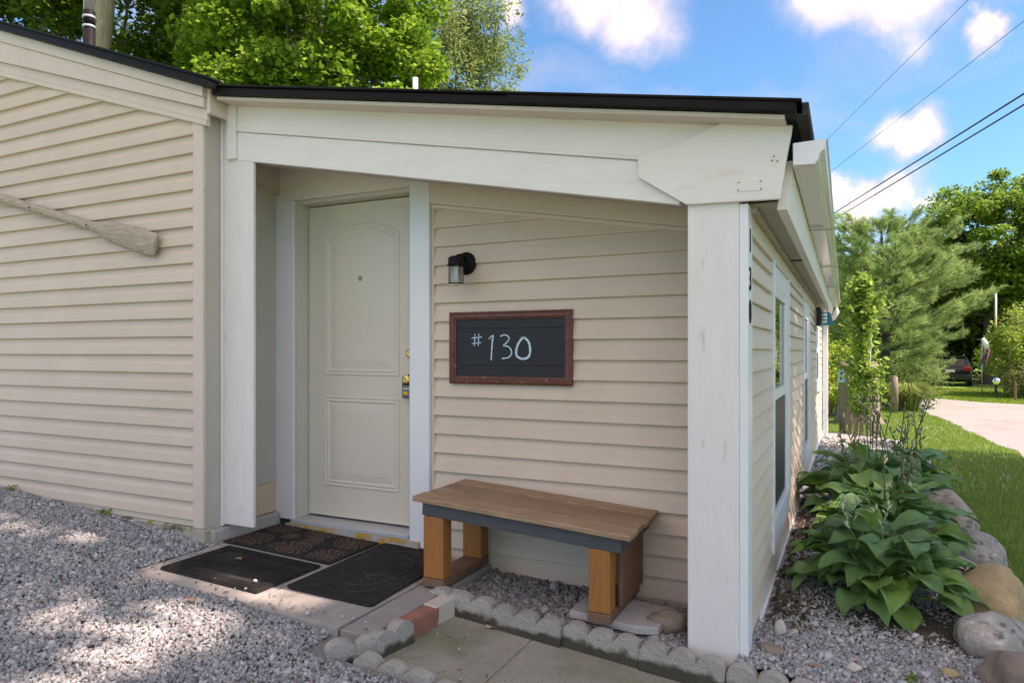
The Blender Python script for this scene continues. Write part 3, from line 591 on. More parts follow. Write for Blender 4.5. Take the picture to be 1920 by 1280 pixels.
def addrib(V, Fc, x0, y0, x1, y1, wd, z0, z1):
    s = len(V); d = Vector((x1 - x0, y1 - y0)).normalized(); nn = Vector((-d.y, d.x)) * wd / 2
    P2 = [(x0 - nn.x, y0 - nn.y), (x1 - nn.x, y1 - nn.y), (x1 + nn.x, y1 + nn.y), (x0 + nn.x, y0 + nn.y)]
    V += [(x, y, z0) for x, y in P2] + [(x, y, z1) for x, y in P2]; Fc += [tuple(s + v for v in f) for f in ((4, 5, 6, 7), (0, 1, 5, 4), (1, 2, 6, 5), (2, 3, 7, 6), (3, 0, 4, 7))]
for i in range(72):
    x = -.318 + i * .00896
    addrib(V, Fc, x, -.210, x, -.150, .0048, .006, .0125); addrib(V, Fc, x, .150, x, .210, .0048, .006, .0125)
for i in range(33):
    y = -.146 + i * .0091
    addrib(V, Fc, -.320, y, -.255, y, .0048, .006, .0125); addrib(V, Fc, .255, y, .320, y, .0048, .006, .0125)
o = poly('border_ribs', V, Fc, 'rubber', m2, True); o['kind'] = 'stuff'
V = []; Fc = []
for i in range(56):
    x = -.245 + i * .0089
    for q in range(6):
        y = -.142 + q * .0475; sgn = 1 if q % 2 else -1
        addrib(V, Fc, x, y, x + sgn * .006, y + .043, .0034, .006, .0105)
o = poly('field_ribs', V, Fc, 'rubber_dusty', m2, True); o['kind'] = 'stuff'
m3 = matroot('oval_doormat', 'large black rubber mat embossed with ovals tucked under the bench leg', -2.13, 2.85)
OUT = [(-.238, -.385), (-.20, -.405), (.24, -.395), (.255, -.38), (.232, .04), (.14, .455), (-.08, .45), (-.255, .39)]
prism_xy('base', OUT, 0, .010, 'rubber', m3, .003, True)
def ring(rx, ry, wd, cx=0, cy=0, n=40, z=.0095): return [(cx + rx * math.cos(a), cy + ry * math.sin(a), z) for a in np.linspace(0, 2 * math.pi, n)]
for rx, ry in ((.205, .335), (.145, .235), (.055, .085)): tube('oval_ridge', ring(rx, ry, 0), .005, 'rubber_dusty', m3, 6, True)
V = []; Fc = []
for i in range(210):
    a = random.uniform(0, 6.28); q = math.sqrt(random.uniform(.05, .95)); x, y = .20 * q * math.cos(a), .33 * q * math.sin(a); an = random.uniform(0, 3.14)
    addrib(V, Fc, x, y, x + .016 * math.cos(an), y + .016 * math.sin(an), .007, .009, .0125)
for i in range(22):
    x = -.19 + i * .0185; addrib(V, Fc, x, -.372, x + .008, -.36, .008, .009, .0125); addrib(V, Fc, x, -.35, x + .008, -.362, .008, .009, .0125)
o = poly('pebble_relief', V, Fc, 'rubber_dusty', m3, True); o['kind'] = 'stuff'
# bench -------------------------------------------------------------------
bx0, by0 = -1.868, 2.765
bz = .432; slope = math.atan(.064)
bench = thing('bench', 'low wooden bench with worn plank seat, dark apron and orange-brown legs beside the door', 'bench', (bx0, by0, bz), rot=(0, slope, 0))
for i, (y0, y1) in enumerate(((0, .117), (.123, .242), (.249, .370), (.376, .50))):
    box('seat_plank', -.0 + .006 * (i % 2), 1.062 + .007 * ((i + 1) % 2), y0, y1, -.026 - .001 * (i % 2), 0 - .0015 * (i % 3), 'seat_wood', bench, .005, True, 3)
box('apron', .045, 1.025, .022, .046, -.088, -.027, 'apron_paint', bench, .003, True)
box('apron', .045, 1.025, .455, .479, -.088, -.0275, 'apron_paint', bench, .003, True)
box('apron', 1.001, 1.024, .0465, .4545, -.088, -.0275, 'apron_paint', bench, .003, True)
box('apron', .046, .069, .0465, .4545, -.088, -.0275, 'apron_paint', bench, .003, True)
# the frame stands plumb on sloping ground; legs are built in world space and parented
def bleg(x0, x1, y0, y1, z0, z1, m, name='leg', bev=.005):
    V = bv(x0, x1, y0, y1, z0, z1); inv = (Matrix.Translation((bx0, by0, bz)) @ Matrix.Rotation(slope, 4, 'Y')).inverted()
    o = poly(name, [inv @ Vector(v) for v in V], BF, m, bench, True, bevel=bev); return o
top = lambda x: bz - .064 * (x - bx0) - .089
for x0, x1, zb in ((-1.822, -1.712, .045), (-.992, -.897, .016)):
    for y0, y1 in ((2.790, 2.870), (3.165, 3.245)):
        bleg(x0, x1, y0, y1, zb, top(x1) + .004, 'leg_wood')
    bleg(x0 - .004, x1 + .002, 2.785, 3.25, zb - .042, zb - .001, 'leg_base', 'foot_rail')
bleg(-.896, -.878, 2.90, 3.245, .018, top(-.88) + .0, 'leg_base', 'side_panel')
# small loose slabs that carry the right-hand legs
o = prism_xy('stone_slab', [(-.20, -.13), (-.19, .14), (.20, .16), (.19, -.10), (.10, -.14)], -.035, .0, 'cap_grey', None, .006, zf=lambda x, y: -.06 * x); o.location = (-.905, 2.985, -.028); tag(o, 'broken grey slab under the right legs of the bench', 'slab')
# chalkboard ---------------------------------------------------------------
cb = thing('chalkboard_sign', 'framed black chalkboard reading #130 on the siding above the bench', 'sign', (-1.605, 3.27, .945))
X0, X1, Z0, Z1, YF = -1.965, -1.248, .944, 1.331, 3.283
def mould(pts_in, name):
    # mitred length of stepped moulding: (inset, height) steps
    steps = [(0, 0), (0, .016), (.010, .022), (.014, .018), (.030, .020), (.033, .015), (.040, .013), (.042, .004)]
    V = []; (ax, az), (bx, bz_), ia, ib = pts_in
    for d, h in steps: V += [(ax + ia[0] * d, YF - h, az + ia[1] * d), (bx + ib[0] * d, YF - h, bz_ + ib[1] * d)]
    Fc = [(2 * i, 2 * i + 1, 2 * i + 3, 2 * i + 2) for i in range(len(steps) - 1)]
    Fc += [tuple(2 * i for i in range(len(steps))), tuple(2 * i + 1 for i in range(len(steps)))]
    o = poly(name, V, Fc, 'frame_wood', cb); fixn(o.data)
mould(((X0, Z0), (X1, Z0), (1, 1), (-1, 1)), 'frame_rail'); mould(((X1, Z1), (X0, Z1), (-1, -1), (1, -1)), 'frame_rail')
mould(((X0, Z1), (X0, Z0), (1, -1), (1, 1)), 'frame_stile'); mould(((X1, Z0), (X1, Z1), (-1, 1), (-1, -1)), 'frame_stile')
box('backing', X0 + .03, X1 - .03, YF - .003, YF - .0002, Z0 + .03, Z1 - .03, 'dark_print', cb, 0)
for z0, z1 in ((Z0 + .036, Z0 + .098), (Z0 + .1005, Z1 - .0905), (Z1 - .088, Z1 - .036)): box('board_plank', X0 + .036, X1 - .036, YF - .006, YF - .0031, z0, z1, 'chalkboard', cb, .0015)
yc = YF - .0068
def stroke(pts, wd, jit=.0006):
    V = []; n = len(pts)
    for i, p in enumerate(pts):
        a, b_ = Vector(pts[max(i - 1, 0)]), Vector(pts[min(i + 1, n - 1)]); d = (b_ - a).normalized(); nn = Vector((-d.y, d.x)); w_ = wd * random.uniform(.8, 1.15)
        V += [(p[0] - nn.x * w_ / 2, yc, p[1] - nn.y * w_ / 2), (p[0] + nn.x * w_ / 2, yc, p[1] + nn.y * w_ / 2)]
    Fc = [(2 * i, 2 * i + 1, 2 * i + 3, 2 * i + 2) for i in range(n - 1)]
    o = poly('chalk_stroke', V, Fc, 'chalk', cb); o.modifiers.new('thick', 'SOLIDIFY').thickness = .0003
def curve(pts, n=8):
    P2 = [Vector(p) for p in pts]; out_ = []
    for i in range(len(P2) - 1):
        p0, p1, p2, p3 = P2[max(i - 1, 0)], P2[i], P2[i + 1], P2[min(i + 2, len(P2) - 1)]
        for j in range(n):
            t = j / n; out_.append(.5 * ((2 * p1) + (p2 - p0) * t + (2 * p0 - 5 * p1 + 4 * p2 - p3) * t * t + (3 * p1 - p0 - 3 * p2 + p3) * t ** 3))
    return out_ + [P2[-1]]
for st, wd in (([(-1.81, 1.212), (-1.813, 1.146)], 0.0055),
        ([(-1.787, 1.213), (-1.789, 1.148)], 0.0055),
        ([(-1.831, 1.19), (-1.766, 1.196)], 0.0055),
        ([(-1.829, 1.16), (-1.772, 1.166)], 0.0055),
        ([(-1.726, 1.184), (-1.702, 1.206)], 0.006),
        ([(-1.7, 1.206), (-1.706, 1.147), (-1.711, 1.071)], 0.008),
        ([(-1.658, 1.197), (-1.632, 1.206), (-1.607, 1.194), (-1.611, 1.173), (-1.64, 1.149)], 0.007),
        ([(-1.64, 1.149), (-1.606, 1.142), (-1.59, 1.114), (-1.606, 1.088), (-1.647, 1.081)], 0.007),
        ([(-1.522, 1.193), (-1.547, 1.166), (-1.562, 1.128), (-1.559, 1.095), (-1.528, 1.08), (-1.495, 1.089), (-1.483, 1.119), (-1.491, 1.165), (-1.518, 1.193)], 0.012)):
    stroke(curve(st), wd)
# wall lamp ----------------------------------------------------------------
lx, lz = -1.868, 1.60
wl = thing('wall_lamp', 'black jar lantern with ribbed clear glass beside the door', 'lamp', (lx, 3.28, lz - .14))
lathe('backplate', [(.062, 0), (.062, -.006), (.052, -.016), (.030, -.022), (0, -.022)], 'black_metal', wl, (lx, 3.285, lz - .005), 'Y', 32)
tube('arm', [(lx, 3.27, lz + .015), (lx, 3.22, lz + .03), (lx, 3.185, lz + .02)], .012, 'black_metal', wl, 10)
lathe('cap', [(0, .018), (.030, .016), (.042, .006), (.043, -.026), (.047, -.028), (.047, -.034), (.038, -.034)], 'black_metal', wl, (lx, 3.175, lz + .005), 'Z', 32)
pr = [(.036, -.034)]
for q in range(13):
    z = -.038 - q * .0066; pr += [(.040, z), (.0425, z - .0033)]
pr += [(.036, -.128), (.020, -.134), (0, -.135)]
gl = lathe('glass_jar', pr, 'jar_glass', wl, (lx, 3.175, lz), 'Z', 32); gl.modifiers.new('thick', 'SOLIDIFY').thickness = .002
lathe('bulb', [(.013, -.03), (.013, -.055), (.022, -.075), (.026, -.088), (.020, -.098), (0, -.101)], 'bulb', wl, (lx, 3.175, lz), 'Z', 20)
# key safe hanging on the knob
ks = thing('key_safe', 'grey and black key lock box hanging from the brass doorknob', 'lock box', (-2.2940, DY - .03, .83))
box('body', -2.328, -2.2580, DY - .050, DY - .012, .845, .940, 'black_plastic', ks, .010)
box('face', -2.3190, -2.2660, DY - .0525, DY - .0505, .848, .922, 'lock_grey', ks, .0005)
box('dial_window', -2.3160, -2.2690, DY - .0545, DY - .053, .895, .912, 'dark_print', ks, .0004)
for q in range(4): box('dial', -2.3140 + q * .0115, -2.3050 + q * .0115, DY - .0565, DY - .0547, .896, .911, 'steel', ks, .001)
box('sticker', -2.3120, -2.2820, DY - .0537, DY - .053, .869, .887, 'yellow_label', ks, 0)
textmesh('lettering', 'Master', .014, 'dark_print', ks, Matrix.Translation((-2.2925, DY - .0535, .858)) @ Matrix.Rotation(R(90), 4, 'X'), .0003)
tube('shackle', [(-2.3100, DY - .03, .935), (-2.3090, DY - .03, .968), (-2.2900, DY - .03, .984), (-2.2710, DY - .03, .968), (-2.2700, DY - .03, .935)], .004, 'black_metal', ks, 8)
# oar ----------------------------------------------------------------------
oa, ob = Vector((-5.75, 2.700, 2.315)), Vector((-3.585, 2.700, 1.728))
oar = thing('oar', 'weathered wooden oar mounted slantwise on the left wall', 'oar', tuple(ob))
dirv = (ob - oa).normalized(); upv = Vector((-dirv.z, 0, dirv.x)); upv = upv if upv.z > 0 else -upv
Lo = (ob - oa).length
sec = [(0, .029, .026), (.3, .029, .026), (Lo - .75, .028, .025), (Lo - .60, .030, .023), (Lo - .55, .038, .020), (Lo - .48, .052, .017), (Lo - .36, .064, .014), (Lo - .20, .070, .013), (Lo - .03, .070, .012), (Lo - .008, .066, .011), (Lo, .058, .010)]
V = []; Fc = []; n = 14
for s_, wd, th in sec:
    c = oa + dirv * s_
    for q in range(n):
        a = 2 * math.pi * q / n; rdg = (.007 if s_ > Lo - .58 and abs(math.cos(a)) < .25 else 0)
        V.append(c + upv * wd * math.cos(a) + Vector((0, -1, 0)) * (th + rdg) * math.sin(a))
for j in range(len(sec) - 1):
    for q in range(n): Fc.append((j * n + q, j * n + (q + 1) % n, (j + 1) * n + (q + 1) % n, (j + 1) * n + q))
sp = 4
o1 = poly('shaft', V[:n * sp], [f for f in Fc if max(f) < n * sp] + [tuple(range(n))], 'oar_wood', oar); fixn(o1.data); o1.data.shade_smooth()
o2 = poly('blade', V[n * (sp - 1):], [tuple(v - n * (sp - 1) for v in f) for f in Fc if min(f) >= n * (sp - 1)] + [tuple(n * (len(sec) - sp) + q for q in range(n))], 'oar_wood', oar); fixn(o2.data); o2.data.shade_smooth()
for px_, pz_ in ((Lo - 1.22, .004), (Lo - .62, .0)):
    c = oa + dirv * px_; lathe('screw', [(.006, 0), (.006, -.003), (0, -.004)], 'dark_print', oar, (c.x, c.y - .026, c.z), 'Y', 8)

# ------------------------------------------------------------------ edging stones, brick, block
def edging_mesh(nsc=3, L=.335, H=.20, T=.055):
    pts = [(-L / 2, 0), (L / 2, 0)]; r = L / nsc / 2
    for s_ in range(nsc - 1, -1, -1):
        cx = -L / 2 + r * (2 * s_ + 1)
        for i in range(9):
            a = math.pi * i / 8 * .86 + math.pi * .07; pts.append((cx + r * math.cos(a) * 1.02, H - r * .74 + r * .74 * math.sin(a)))
    pts = [(max(-L / 2, min(L / 2, p[0])), p[1]) for p in pts]
    n = len(pts); V = [(p[0], -T / 2, p[1]) for p in pts] + [(p[0], T / 2, p[1]) for p in pts]
    Fc = [tuple(range(n)), tuple(range(2 * n - 1, n - 1, -1))] + [(i, i + n, (i + 1) % n + n, (i + 1) % n) for i in range(n)]
    me = bpy.data.meshes.new('edging_stone'); me.from_pydata(V, [], Fc); bb = bmesh.new(); bb.from_mesh(me); bmesh.ops.recalc_face_normals(bb, faces=bb.faces); bb.to_mesh(me); bb.free(); me.materials.append(MATS['edging']); return me
E3 = edging_mesh(); E2 = edging_mesh(2, .225)
def edging(x, y, z, rz, tilt, label, me=E3):
    o = link('edging_stone', me, None, None, bevel=.006, seg=2); o.location = (x, y, z - .20); o.rotation_euler = (R(random.uniform(-1.5, 1.5)), tilt, rz); return tag(o, label, 'edging stone', 'scalloped concrete edging stones')
ET = math.atan(.07)
xs_ = -1.612
labs = ['scalloped grey edging stone touching the pale block, in front of the bench', 'scalloped edging stone in front of the middle of the bench', 'scalloped edging stone right before the front right bench leg',
        'mossy scalloped edging stone between the bench and the corner post', 'scalloped edging stone at the foot of the white corner post', 'scalloped edging stone by the gravel bed right of the corner post', 'scalloped edging stone at the far right end of the row by the bed']
for i, lb in enumerate(labs):
    x = xs_ + i * .337; edging(x, 2.775 - .012 * (i % 2), edge_z(x) + random.uniform(-.004, .004), R(random.uniform(-1.2, 1.2)), ET, lb)
labs = ['scalloped edging stone at the lower edge, first of the front row', 'scalloped edging stone at the lower edge, second of the front row', 'scalloped edging stone below the frame edge on the walkway front', 'last scalloped edging stone of the front walkway row']
for i, lb in enumerate(labs):
    x = -1.515 + i * .338; edging(x, 2.105 - .004 * i, -.03 - .06 * (x + 1.6) + (0.012 if i == 0 else 0), R(-1.5), ET * .8, lb)
edging(-1.672, 2.325, .006, R(80), R(-3), 'short two-scallop edging stone standing at the corner next to the red brick', E2)
edging(-1.742, 2.165, .0, R(52), R(3), 'short edging stone half buried in the gravel at the walkway corner', E2)
o = box('brick', -.036, .036, -.105, .105, -.10, 0, 'brick', None, .007); o.location = (-1.676, 2.535, -.012); o.rotation_euler = (R(-3), R(2), R(-3)); tag(o, 'single red brick on edge between the edging stone and the pale block', 'brick')
o = box('concrete_block', -.038, .038, -.115, .115, -.10, 0, 'block_pale', None, .006); o.location = (-1.664, 2.735, -.008); o.rotation_euler = (R(1), R(1), R(-7)); tag(o, 'pale beige paver block on edge beside the red brick', 'block')

# ------------------------------------------------------------------ rocks
def rock(name, label, loc, size, m, seed, rz=0, rough=.22, cat='rock', sub=3, group=None, flat=0.0):
    bb = bmesh.new(); bmesh.ops.create_icosphere(bb, subdivisions=sub, radius=1)
    for v in bb.verts:
        p = v.co.copy(); d = 1 + rough * noise.noise(p * 1.1 + Vector((seed * 3.1, 0, 0))) * 1.6 + rough * .35 * noise.noise(p * 3 + Vector((0, seed, 0))) + .055 * noise.noise(p * 4.5 + Vector((seed, 2, 0))) + .03 * noise.noise(p * 10 + Vector((seed, 0, 0)))
        q = p * d
        for ax in range(5):      # a few worn facets
            nv = Vector((math.sin(seed * 7 + ax * 2.4), math.cos(seed * 3 + ax * 1.7), math.sin(ax * 1.3 + seed))).normalized(); h = q.dot(nv)
            if h > .80: q -= nv * (h - .80) * .75
        v.co = Vector((q.x * size[0], q.y * size[1], q.z * size[2]))
    me = bpy.data.meshes.new(name); bb.to_mesh(me); bb.free(); me.shade_smooth()
    o = link(name, me, m); o.location = loc; o.rotation_euler = (0, 0, rz); return tag(o, label, cat, group)
BG = 'stones along the flower bed'
rock('boulder', 'large rounded tan boulder lit by the sun beside the hostas', (.62, 4.04, -.10), (.175, .155, .185), 'boulder_tan', 4, .4, .12, 'boulder', 4, BG)
rock('boulder', 'speckled grey and brown boulder below the tan boulder', (.56, 3.60, -.13), (.165, .135, .125), 'boulder_grey', 9, .8, .14, 'boulder', 4, BG)
rock('boulder', 'dark reddish rock at the right edge of the gravel bed', (.60, 3.22, -.15), (.125, .14, .13), 'rock_brown', 11, .2, .24, 'boulder', 4, BG)
rock('boulder', 'flat pinkish stone lying behind the tan boulder', (.555, 4.52, -.16), (.22, .20, .13), 'boulder_pink', 15, .2, .14, 'boulder', 4, BG)
rock('boulder', 'lichen spotted grey boulder behind the pinkish stone', (.66, 5.05, -.15), (.21, .2, .17), 'boulder_grey', 21, 1.2, .15, 'boulder', 4, BG)
rock('boulder', 'tall dark grey boulder by the shaded lawn beside the second hosta', (.64, 5.85, -.12), (.18, .26, .24), 'boulder_pink', 26, .3, .2, 'boulder', 4, BG)
rock('boulder', 'small brown stone between the tall boulder and the far hostas', (.62, 6.7, -.17), (.17, .2, .14), 'rock_brown', 29, .3, .2, 'boulder', 3, BG)
rock('boulder', 'flat grey stone where shade meets sunlit lawn', (.66, 7.8, -.16), (.2, .34, .14), 'boulder_grey', 33, .1, .2, 'boulder', 3, BG)
rock('boulder', 'pale pointed stone at the edge of the sunlit lawn', (.66, 8.6, -.14), (.13, .2, .15), 'boulder_pink', 37, .6, .25, 'boulder', 3, BG)
rock('boulder', 'dark flat stone at the far end of the bed near the picket ring', (.36, 9.7, -.17), (.17, .12, .07), 'rock_dark', 41, .1, .2, 'boulder', 3, BG)
rock('boulder', 'reddish round stone behind the flower stalks', (.62, 9.4, -.16), (.11, .12, .10), 'rock_brown', 43, .1, .15, 'boulder', 3, BG)
rock('boulder', 'small stone in front of the picket ring', (.02, 11.2, -.2), (.13, .1, .07), 'rock_brown', 45, .1, .2, 'boulder', 3, BG)
rock('rock', 'brown stone against the corner post behind the edging', (-.70, 2.995, -.052), (.085, .06, .058), 'rock_brown', 52, .2, .2, 'rock', 3)
rock('rock', 'flat brown stone on the gravel at the corner of the side wall', (-.285, 2.98, -.085), (.055, .035, .022), 'rock_brown', 54, -.3, .2, 'rock', 3)
rock('rock', 'pale upright stone at the end of the base board', (-.265, 3.19, -.07), (.028, .024, .038), 'block_pale', 57, .5, .2, 'rock', 3)
rock('rock', 'pale stone lying in the gravel near the hosta roots', (.02, 3.02, -.115), (.03, .024, .018), 'block_pale', 59, .5, .2, 'rock', 3)
rock('rock', 'small tan stone in the sunny gravel below the hosta', (.36, 3.2, -.145), (.035, .03, .02), 'boulder_tan', 63, .5, .2, 'rock', 3)

# ------------------------------------------------------------------ gravel chips
IV = np.array([(x, y, z) for x in (-1, 1) for y in (-1, 1) for z in (-1, 1)], float) * .72
IT = np.array([(0, 1, 3), (0, 3, 2), (4, 6, 7), (4, 7, 5), (0, 4, 5), (0, 5, 1), (2, 3, 7), (2, 7, 6), (0, 2, 6), (0, 6, 4), (1, 5, 7), (1, 7, 3)])
def inpoly(P, pts):
    x, y = P[:, 0], P[:, 1]; c = np.zeros(len(P), bool); n = len(pts)
    for i in range(n):
        (x0, y0), (x1, y1) = pts[i], pts[(i + 1) % n]
        c ^= ((y0 > y) != (y1 > y)) & (x < (x1 - x0) * (y - y0) / (y1 - y0 + 1e-9) + x0)
    return c
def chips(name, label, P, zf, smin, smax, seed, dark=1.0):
    g = np.random.default_rng(seed); n = len(P); z = zf(P[:, 0], P[:, 1])
    lump = np.array([noise.noise((p[0] * 2.3, p[1] * 2.3, 1.5)) for p in P]) * .010
    s = g.uniform(smin, smax, n) * (1 + .9 * (g.random(n) > .965)); sc3 = np.stack([s * g.uniform(.8, 1.35, n), s * g.uniform(.6, 1.0, n), s * g.uniform(.5, .85, n)], 1)
    V = IV[None] * (1 + g.uniform(-.5, .35, (n, len(IV), 1))) + g.uniform(-.22, .22, (n, len(IV), 3)); V = V * sc3[:, None]
    q = g.normal(size=(n, 4)); q /= np.linalg.norm(q, axis=1, keepdims=True); w_, x, y, z_ = q.T
    M = np.stack([1 - 2 * (y * y + z_ * z_), 2 * (x * y - z_ * w_), 2 * (x * z_ + y * w_), 2 * (x * y + z_ * w_), 1 - 2 * (x * x + z_ * z_), 2 * (y * z_ - x * w_), 2 * (x * z_ - y * w_), 2 * (y * z_ + x * w_), 1 - 2 * (x * x + y * y)], 1).reshape(n, 3, 3)
    V = np.einsum('nij,nvj->nvi', M, V) + np.concatenate([P, (z + lump + g.uniform(-.006, .004, n))[:, None]], 1)[:, None]
    val = np.clip(g.normal(.40, .10, n), .16, .64); col = np.stack([val * .985, val * 1.0, val * 1.01], 1)
    k = g.random(n); col[k > .985] = (.70, .68, .65); m_ = (k > .93) & (k < .985); col[m_] = np.stack([val[m_] * 1.25, val[m_] * 1.08, val[m_] * .95], 1); m_ = k < .012; col[m_] = np.stack([val[m_] * 1.08, val[m_] * .82, val[m_] * .74], 1)
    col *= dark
    T = (IT[None] + (np.arange(n) * len(IV))[:, None, None]).reshape(-1, 3)
    o = fast(name, V.reshape(-1, 3), T, 'stone_chip', None, np.repeat(col, len(IV), 0)); return tag(o, label, 'gravel', kind='stuff')
def scatter(n, x0, x1, y0, y1, seed):
    g = np.random.default_rng(seed); return np.stack([g.uniform(x0, x1, n), g.uniform(y0, y1, n)], 1)
P = scatter(128000, -6.6, -.2, .9, 2.735, 1)
keep = (P[:, 1] < 2.07) | (P[:, 0] < -1.9) ; keep &= ~((P[:, 0] > -3.175) & (P[:, 1] > 2.235) & (P[:, 0] < -1.7)); keep &= ~((P[:, 0] > -1.9) & (P[:, 1] > 2.05))
keep &= (P[:, 1] > .9 + .05 * (-P[:, 0]))
keep &= -P[:, 0] < 1.85 * P[:, 1] + 1.7
P = P[keep]; chips('gravel', 'loose grey crushed stone covering the yard', P, yard_z, .0050, .0110, 2)
P = scatter(27000, -.385, .62, 2.80, 5.3, 3); P = P[(P[:, 1] > 2.80)]; chips('gravel', 'grey crushed stone in the side flower bed', P, bed_z, .0055, .0118, 4)
P = scatter(5200, -.36, .6, 5.2, 11.6, 13); chips('gravel', 'grey crushed stone further along the flower bed', P, bed_z, .014, .024, 14)
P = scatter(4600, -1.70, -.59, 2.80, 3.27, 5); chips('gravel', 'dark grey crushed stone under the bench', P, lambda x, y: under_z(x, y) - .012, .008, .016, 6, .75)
P = scatter(70, -3.15, -1.75, 2.23, 2.36, 21); P = np.concatenate([P, scatter(40, -3.17, -3.09, 2.25, 2.76, 22), scatter(26, -1.68, -1.0, 2.2, 2.76, 23)]); chips('gravel', 'loose chips spilled over the edge of the paving slabs', P, lambda x, y: np.where(x > -1.70, walk_z(x) + .006, pav_z(x) + .005), .004, .008, 24)
# mulch under the hostas and by the wall
sheet('soil', np.linspace(-.32, .5, 9), np.linspace(3.35, 11.4, 24), bed_z, 'soil', .002, nz=.012)

# ------------------------------------------------------------------ grass
def blades(name, label, P, h0, h1, wd, cols, seed, zf=lawn_z):
    g = np.random.default_rng(seed); n = len(P); z = zf(P[:, 0], P[:, 1]); a = g.uniform(0, 6.283, n); h = g.uniform(h0, h1, n); ln = g.uniform(.1, .7, n) * h; la = g.uniform(0, 6.283, n)
    base = np.stack([P[:, 0], P[:, 1], z - .004], 1); wv = np.stack([np.cos(a), np.sin(a), a * 0], 1) * (wd * g.uniform(.6, 1.2, n))[:, None]
    tip = base + np.stack([np.cos(la) * ln, np.sin(la) * ln, h], 1)
    V = np.stack([base - wv, base + wv, tip], 1).reshape(-1, 3); T = np.arange(3 * n).reshape(-1, 3)
    c = np.array(cols)[g.integers(0, len(cols), n)] * g.uniform(.75, 1.25, (n, 1)); return tag(fast(name, V, T, 'grass', None, np.repeat(c, 3, 0)), label, 'grass', kind='stuff')
GC = [(.19, .33, .05), (.155, .29, .04), (.25, .38, .07), (.32, .41, .11)]
drp = dr
g_ = np.random.default_rng(11)
y = 3.0 + 24 * g_.random(330000) ** 1.9; x = g_.uniform(.2, 4.2, len(y)); x = np.where(y > 11.8, g_.uniform(-1.2, 3, len(y)), x)
P = np.stack([x, y], 1); P = P[~inpoly(P, dre)]; P = P[(P[:, 0] > .62) | (P[:, 1] > 11.6)]; P = P[(P[:, 0] < .26 * P[:, 1] + 1.1)]
hh = .035
wdt = .0022 + .00028 * P[:, 1]
blades('grass', 'short mown lawn between the flower bed and the gravel drive', P, .022, .055, wdt, GC, 12)
y = g_.uniform(24.2, 37, 36000); x = g_.uniform(1.2, 9.5, len(y)); P = np.stack([x, y], 1); P = P[~inpoly(P, dre)]
blades('grass', 'strip of sunlit lawn beyond the drive in front of the woods', P, .03, .08, .012 + 0 * P[:, 0], [(.17, .27, .02), (.22, .31, .035)], 13)
P = scatter(380, .7, 2.0, 8.0, 17, 17); blades('clover_flowers', 'white clover flecks in the sunny lawn', P, .045, .065, .011 + 0 * P[:, 0], [(.62, .60, .5)], 18)

# ------------------------------------------------------------------ foliage builders
def leafcloud(C, size, seed, cols, up=.5, aspect=.55, fold=.25, vary=.35):
    """one folded pointed leaf (two quads) at each point"""
    g = np.random.default_rng(seed); n = len(C); d = g.normal(size=(n, 3)); d[:, 2] = d[:, 2] * .6 - .25; d /= np.linalg.norm(d, axis=1, keepdims=True)
    nn = g.normal(size=(n, 3)); nn[:, 2] += up * 3; s = np.cross(d, nn); s /= np.linalg.norm(s, axis=1, keepdims=True) + 1e-9; nn = np.cross(s, d)
    L = (size * g.uniform(1 - vary, 1 + vary, n))[:, None]; W = L * aspect
    b0 = C - d * L * .5; t = C + d * L * .5; l1 = C - d * L * .08 - s * W * .5 + nn * L * fold * .4; r1 = C - d * L * .08 + s * W * .5 + nn * L * fold * .4
    V = np.stack([b0, l1, t, r1], 1).reshape(-1, 3); o = np.arange(n)[:, None] * 4; T = np.concatenate([o + [[0, 2, 1]], o + [[0, 3, 2]]], 1).reshape(-1, 3)
    c = np.array(cols)[g.integers(0, len(cols), n)] * g.uniform(.75, 1.3, (n, 1)); return V, T, np.repeat(c, 4, 0)
def joinpaths(paths, n=6):
    V, Fc = tubes(paths, n, False); return V, Fc
